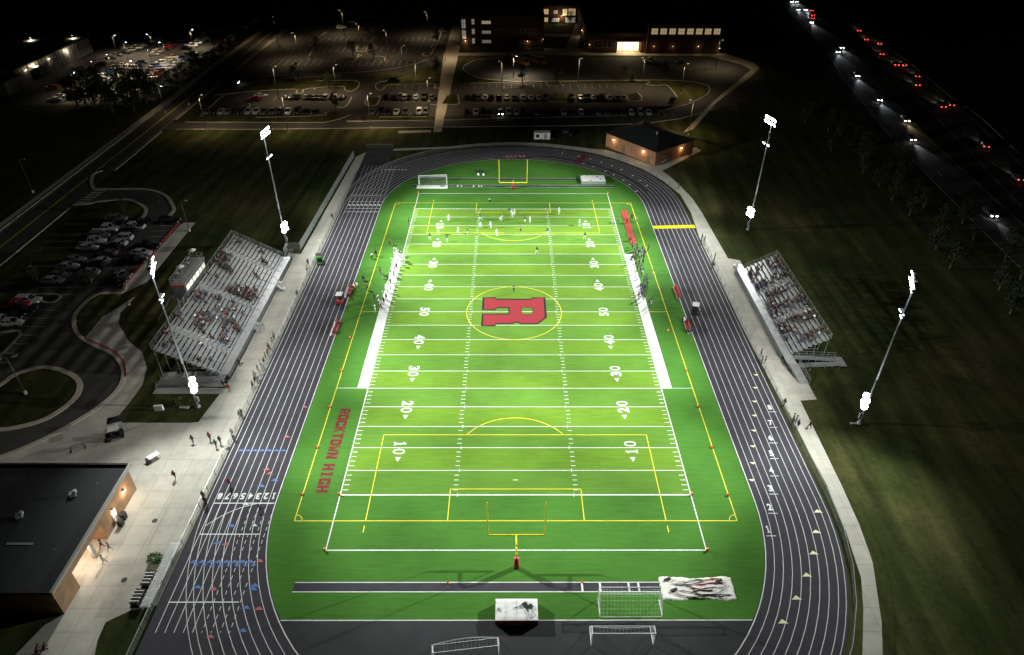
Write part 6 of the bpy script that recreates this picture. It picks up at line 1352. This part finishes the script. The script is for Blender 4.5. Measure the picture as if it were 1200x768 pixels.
singles = [([(-30.07,21.64)], 'walk', ('black', 'black', hh), 0, 'person in black walking on the yellow line left of the home team'), ([(-31.12,11.58)], 'crouch', ('black', 'black', cb), 0, 'person in black crouching on the turf left of the yellow line'), ([(-29.62,7.92)], 'walk', ('red', 'black', hh), 1, 'person in red walking on the yellow line by the home team'),
 ([(-30.82,20.51)], 'stand', ('white', 'black', hh), 1, 'person in white and black standing beside the yellow line, left'), ([(28.46,39.73)], 'stand', ('black', 'black', hh), 0, 'person in black standing right of the red mats'), ([(29.49,38.36)], 'stand', ('lightgrey', 'khaki', h1), 1, 'person in light grey standing on the right yellow line by the mats'),
 ([(27.01,37.46)], 'walk', ('black', 'maroon', hh), 1, 'person in black standing on the red mats'), ([(26.50,28.87)], 'crouch', ('maroon', 'black', hh), 1, 'person in maroon crouching at the near end of the red mats'), ([(26.67,26.04)], 'walk', ('black', 'black', hh), 1, 'person in black stepping off the near end of the red mats'), ([(29.55,23.68)], 'stand', ('lightgrey', 'khaki', h1), 1, 'person in light grey behind the visiting team near the red mats'),
 ([(28.89,13.05)], 'stand', ('white', 'lightgrey', h2), 1, 'person in white standing on the right yellow line behind the visiting team'), ([(29.87,24.46)], 'stand', ('black', 'black', hh), .4, 'person in black at the far corner of the visiting team, outside the yellow line'),
 ([(-48.34,-42.84)], 'walk', ('maroon', 'black', hh), 0, 'person in maroon walking alone across the plaza toward the field'), ([(-48.48,-35.69)], 'walk', ('grey', 'denim', hh), 3, 'person in grey walking on the plaza below the lawn'), ([(-46.10,-35.15)], 'walk', ('red', 'black', h1), 3, 'person in red on the plaza heading to the fence'), ([(-44.70,-36.59)], 'walk', ('green', 'black', hh), 3, 'person in green on the plaza beside the person in red'), ([(-44.30,-35.87)], 'walk', ('black', 'black', hh), 3, 'person in black on the plaza nearest the fence in the small group'),
 ([(-42.87,-46.57)], 'stand', ('orange', 'black', h1), 0, 'person in orange standing at the fence, farther of the pair near the lane numbers'), ([(-42.31,-47.47)], 'stand', ('black', 'black', hh), 0, 'person in black standing at the fence, nearer of the pair by the lane numbers'), ([(-55.93,-41.86)], 'stand', ('black', 'black', hh), 0, 'person in black at the far corner of the concession building'),
 ([(-52.98,-54.56)], 'walk', ('black', 'black', hh), 2, 'person in black leaving the lit porch, left of two'), ([(-51.81,-54.95)], 'walk', ('maroon', 'khaki', h1), 2, 'person in maroon leaving the lit porch, right of two'), ([(-51.66,-56.86)], 'walk', ('lightgrey', 'denim', h1), -1, 'person in light grey below the lit porch'), ([(-53.33,-68.44)], 'crouch', ('pink', 'black', h1), 0, 'person in pink at the bottom left corner of the plaza, left of two'), ([(-52.68,-68.24)], 'crouch', ('black', 'black', hh), 0, 'person in black at the bottom left corner, right of two'),
 ([(-47.58,-16.86)], 'walk', ('maroon', 'black', hh), 0, 'person in maroon walking on the path by the near end of the home grandstand'), ([(-48.23,-22.79)], 'walk', ('black', 'black', hh), 0, 'person in black at the foot of the home grandstand corner'), ([(-47.09,-23.66)], 'walk', ('red', 'red', h1), 0, 'person all in red at the foot of the home grandstand corner'), ([(-43.15,-30.24)], 'stand', ('green', 'black', hh), 1, 'person in green leaning on the track fence below the lawn'), ([(-43.01,-29.85)], 'stand', ('black', 'black', hh), 1, 'person in black on the track fence beside the one in green'), ([(-43.05,-34.23)], 'stand', ('lightgrey', 'grey', h2), 1, 'person in light grey at the track fence above the blue track marks'), ([(-42.55,-34.97)], 'stand', ('white', 'grey', hh), 1, 'person in white at the track fence above the blue track marks'),
 ([(-43.36,39.54)], 'walk', ('black', 'black', hh), 0, 'person in black walking on the far left path beyond the floodlight'), ([(-43.93,17.53)], 'stand', ('black', 'black', hh), 1, 'person in black leaning on the fence beside the green cart'), ([(-43.42,14.67)], 'stand', ('lightgrey', 'denim', hh), 1, 'person in light grey on the fence just below the green cart'), ([(-43.06,5.02)], 'stand', ('navy', 'black', hh), 1, 'person in navy leaning on the fence beside the home grandstand'), ([(-43.62,-9.36)], 'stand', ('grey', 'black', hh), 1, 'person in grey at the fence by the grandstand, upper of two'), ([(-43.75,-12.45)], 'stand', ('maroon', 'black', hh), 1, 'person in maroon at the fence by the grandstand front stairs'),
 ([(43.38,57.75)], 'stand', ('black', 'black', hh), 1, 'person in black on the far right path beyond the bend'), ([(42.95,29.32)], 'stand', ('black', 'black', hh), 1, 'person in black at the right fence beside the yellow crossing mat, farther'), ([(43.26,28.09)], 'stand', ('black', 'navy', hh), 1, 'person in black and navy at the right fence by the yellow mat, nearer'), ([(42.20,26.87)], 'hips', ('navy', 'black', hh), 1, 'person in navy at the right fence below the yellow mat pair'), ([(43.14,18.79)], 'stand', ('black', 'black', hh), 1, 'person in black at the fence by the far visitor bleacher end, left of three'), ([(42.60,17.32)], 'crouch', ('black', 'black', hh), 1, 'person in black crouching at the fence by the visitor bleachers'), ([(43.68,20.27)], 'stand', ('grey', 'black', hh), 1, 'person in grey at the fence by the far end of the visitor bleachers'),
 ([(43.48,-14.13)], 'walk', ('black', 'black', hh), 1, 'person in black on the path near the end of the visitor bleachers, upper'), ([(43.57,-16.32)], 'stand', ('black', 'grey', hh), 1, 'person in black and grey on the path near the end of the visitor bleachers, lower'), ([(42.97,-16.32)], 'hips', ('navy', 'black', hh), 1, 'person in navy leaning on the fence by the end of the visitor bleachers'), ([(43.23,-27.41)], 'walk', ('black', 'black', hh), 2, 'person in black striding on the path below the visitor ramp'), ([(43.60,-30.81)], 'stand', ('black', 'black', hh), 1, 'person in black in the knot beside lane number seven, upper left'), ([(43.81,-31.39)], 'stand', ('grey', 'black', hh), 1, 'person in grey in the knot beside lane number seven'), ([(43.75,-32.35)], 'stand', ('black', 'denim', hh), 2, 'person in black and denim in the knot beside lane number seven, lowest'), ([(43.14,-31.78)], 'hips', ('black', 'black', hh), 2, 'person in black with hands on hips in the knot beside lane number seven'), ([(45.60,-32.35)], 'walk', ('maroon', 'black', hh), 1, 'person in maroon walking on the path past the knot of people'), ([(50.00,-19.60)], 'stand', ('black', 'black', hh), 1, 'person in black on the grass beside the foot of the visitor ramp'),
 ([(-40.16,-44.11)], 'walk', ('red', 'black', h1), .4, 'person in red walking across the lanes above the lane numbers'), ([(-34.54,-48.50)], 'crouch', ('navy', 'black', hh), 1, 'person in navy crouching on lane one below the lane numbers')]
for (p,), pn, (a, b, h), rz, lb in singles: person(p[0], p[1], .03, rz, pn, a, b, h, lb, bulk=1.2)
for i, (x, y) in enumerate([(-1.68,77.12),(-0.46,77.12),(0.76,77.45),(1.98,77.45),(3.20,77.78)]): person(x, y, FZ, PI, 'stand', 'red', 'black', hh, 'person in red in the row at far turf edge, %s from the left' % nth(i), 'person', 'people in red behind the far goal post')
FL = [(-43.35,-23.00),(-43.32,-21.68),(-43.21,-19.65),(-43.77,-18.73),(-43.75,-17.33),(-43.37,-16.62),(-43.42,-15.41),(-43.26,-14.44),(-43.16,-13.20),(-43.80,-20.56),(-43.24,-21.01),(-43.18,-18.27),(-43.50,-10.92)]
crowd(FL, [S(rnd.choice(['stand', 'hips', 'walk']), rnd.choice(['maroon', 'grey', 'black', 'lightgrey', 'pink', 'green']), rnd.choice(['denim', 'black', 'khaki']), rnd.choice([hh, h1, h2])) for _ in FL], 'at left track fence', 'people along the left track fence', 1, -PI/2, .4, .02)
for (bx, by), n_, nm, s in ((bp[0], (-1.7, -1., .2, 1.5), 'farther left', -1), (bp[1], (1.2, -1.8), 'nearer left', -1), (bp[3], (2., 1.5, -1.7, -2.1), 'nearer right', 1)):
    for i, dy in enumerate(n_):
        a = rnd.choice(['white', 'red', 'black'] if s < 0 else ['navy', 'black', 'white']); person(bx, by+dy, .03+.48, -s*-PI/2 if s < 0 else PI/2, 'sit', a, 'black', hh, 'person in %s sitting on %s team bench, %s from near end' % (a, nm, nth(sorted(n_).index(dy))), 'person', 'people sitting on the team benches')
# spectators: clusters as (row, y, how many)
dens = .85
def spectators(cl, sgn, xf, deckz, deckw, tread, rise, rows, ya, yb, aisles, where, pal, group):
    seat = {}
    for (r, y, n) in cl:
        n = max(1, round(n*dens)); k = 0; tries = 0
        while k < n and tries < 200:
            tries += 1; rr = max(0, min(rows-1, int(round(r+rnd.gauss(0, .3+.16*math.sqrt(n)))))); q = round((y+rnd.gauss(0, .25+.24*math.sqrt(n)))/.52)
            if (rr, q) in seat or not (ya+.6 < q*.52 < yb-.6) or any(abs(q*.52-a) < .95 for a in aisles): continue
            seat[(rr, q)] = 1; k += 1
    rowsd = {}
    for (rr, q) in seat: rowsd.setdefault(rr, []).append(q)
    for rr, qs in sorted(rowsd.items()):
        qs.sort()
        for i, q in enumerate(qs):
            d = deckw+.35+rr*tread+.31; z = deckz+.1+rr*rise+.43; a = rnd.choice(pal); b = rnd.choice(['denim', 'black', 'black', 'grey', 'black'])
            person(sgn*(xf+d), q*.52, z, (-PI/2 if sgn < 0 else PI/2)+rnd.uniform(-.2, .2), rnd.choice(['sit', 'lean', 'sit']), a, b, rnd.choice([hh, h1, hh, h2]), 'spectator in %s, %s row of %s, %s from near end' % (a, nth(rr), where, nth(i)), 'person', group, 1.4)
spectators([(12,12.0,9),(11,9.6,12),(9,7.9,8),(11,-3.1,10),(5,2.5,9),(4,0.7,9),(3,1.9,8),(2,3.2,6),(1,2.6,5),(3,13.5,4),(2,9.3,2),(11,17.5,3),(5,17.9,3),(7,-1.5,5),(11,3.6,2),(8,-10.0,8),(7,-8.9,8),(7,-7.8,5),(3,-7.5,7),(3,-4.6,7),(1,-7.8,6),(2,-13.1,5),(2,-10.8,3),(5,-15.0,1),(3,-18.1,2),(11,-17.8,4),(12,-11.0,3),(12,-15.7,2),(6,-5.0,4),(7,-12.3,3),(2,-7.1,4),(3,-13.9,1),(2,0.4,3)], -1, 48.1, 1.1, 1.55, .72, .40, 13, -20.6, 19.6, (-14.2, -.4, 13.4), 'the home grandstand', ['black', 'maroon', 'black', 'navy', 'black', 'black', 'red', 'maroon', 'black', 'black', 'blue', 'white', 'maroon'], 'spectators in the home grandstand')
spectators([(6,11.6,8),(6,13.0,5),(7,9.5,6),(7,6.2,8),(3,12.6,4),(0,12.2,4),(0,10.5,4),(4,7.5,4),(2,6.2,5),(0,5.9,5),(0,6.5,4),(1,3.3,6),(2,2.4,5),(5,2.4,7),(5,-1.9,6),(3,-3.0,5),(3,-5.9,6),(7,-1.9,5),(7,-6.0,6),(7,-7.4,4),(4,-7.3,6),(5,-7.6,4),(0,-1.8,5),(0,-3.0,5),(0,-7.4,6),(0,-8.5,5),(2,-10.7,5),(3,-12.3,6),(5,-11.9,5),(5,-12.9,4),(7,-11.9,3),(0,0.3,4),(0,-3.5,3),(1,-1.8,3)], 1, 46.9, 1.1, 1.45, .72, .40, 8, -14.9, 14.7, (-5.2, 5.0), 'the visitor bleachers', ['black', 'black', 'navy', 'black', 'purple', 'black', 'white', 'black', 'black'], 'spectators in the visitor bleachers')

# the photo shows more than 300 people: the farthest spectators become one crowd per stand
P_ = [o for o in COL.objects if o.name.split('.')[0] == 'person']; cp = co.matrix_world.translation
sp = sorted([o for o in P_ if 'spectator' in o['label']], key=lambda o: -(o.location-cp).length); extra = sp[:max(0, len(P_)-296)]
verts = []; faces = []; mi = []; mats_ = []
bpy.context.view_layer.update()
for o in extra:
    for q in [o]+list(o.children):
        M_ = o.matrix_world; me = q.data; off = len(verts); verts += [tuple(M_ @ v.co) for v in me.vertices]
        for p in me.polygons:
            mm = me.materials[p.material_index]
            if mm not in mats_: mats_.append(mm)
            faces.append([off+i for i in p.vertices]); mi.append(mats_.index(mm))
keep = set(extra[:0])
srcs = {v.name for v in _pv.values()}
for o in extra:
    for q in list(o.children): bpy.data.objects.remove(q)
    bpy.data.objects.remove(o)
if verts:
    me = bpy.data.meshes.new('crowd'); me.from_pydata(verts, [], faces)
    for m_ in mats_: me.materials.append(m_)
    me.polygons.foreach_set('material_index', mi); me.polygons.foreach_set('use_smooth', [True]*len(faces)); me.update()
    o = bpy.data.objects.new('crowd', me); COL.objects.link(o); tag(o, 'farther spectators sitting in the upper far parts of both grandstands', 'crowd', None, 'stuff')
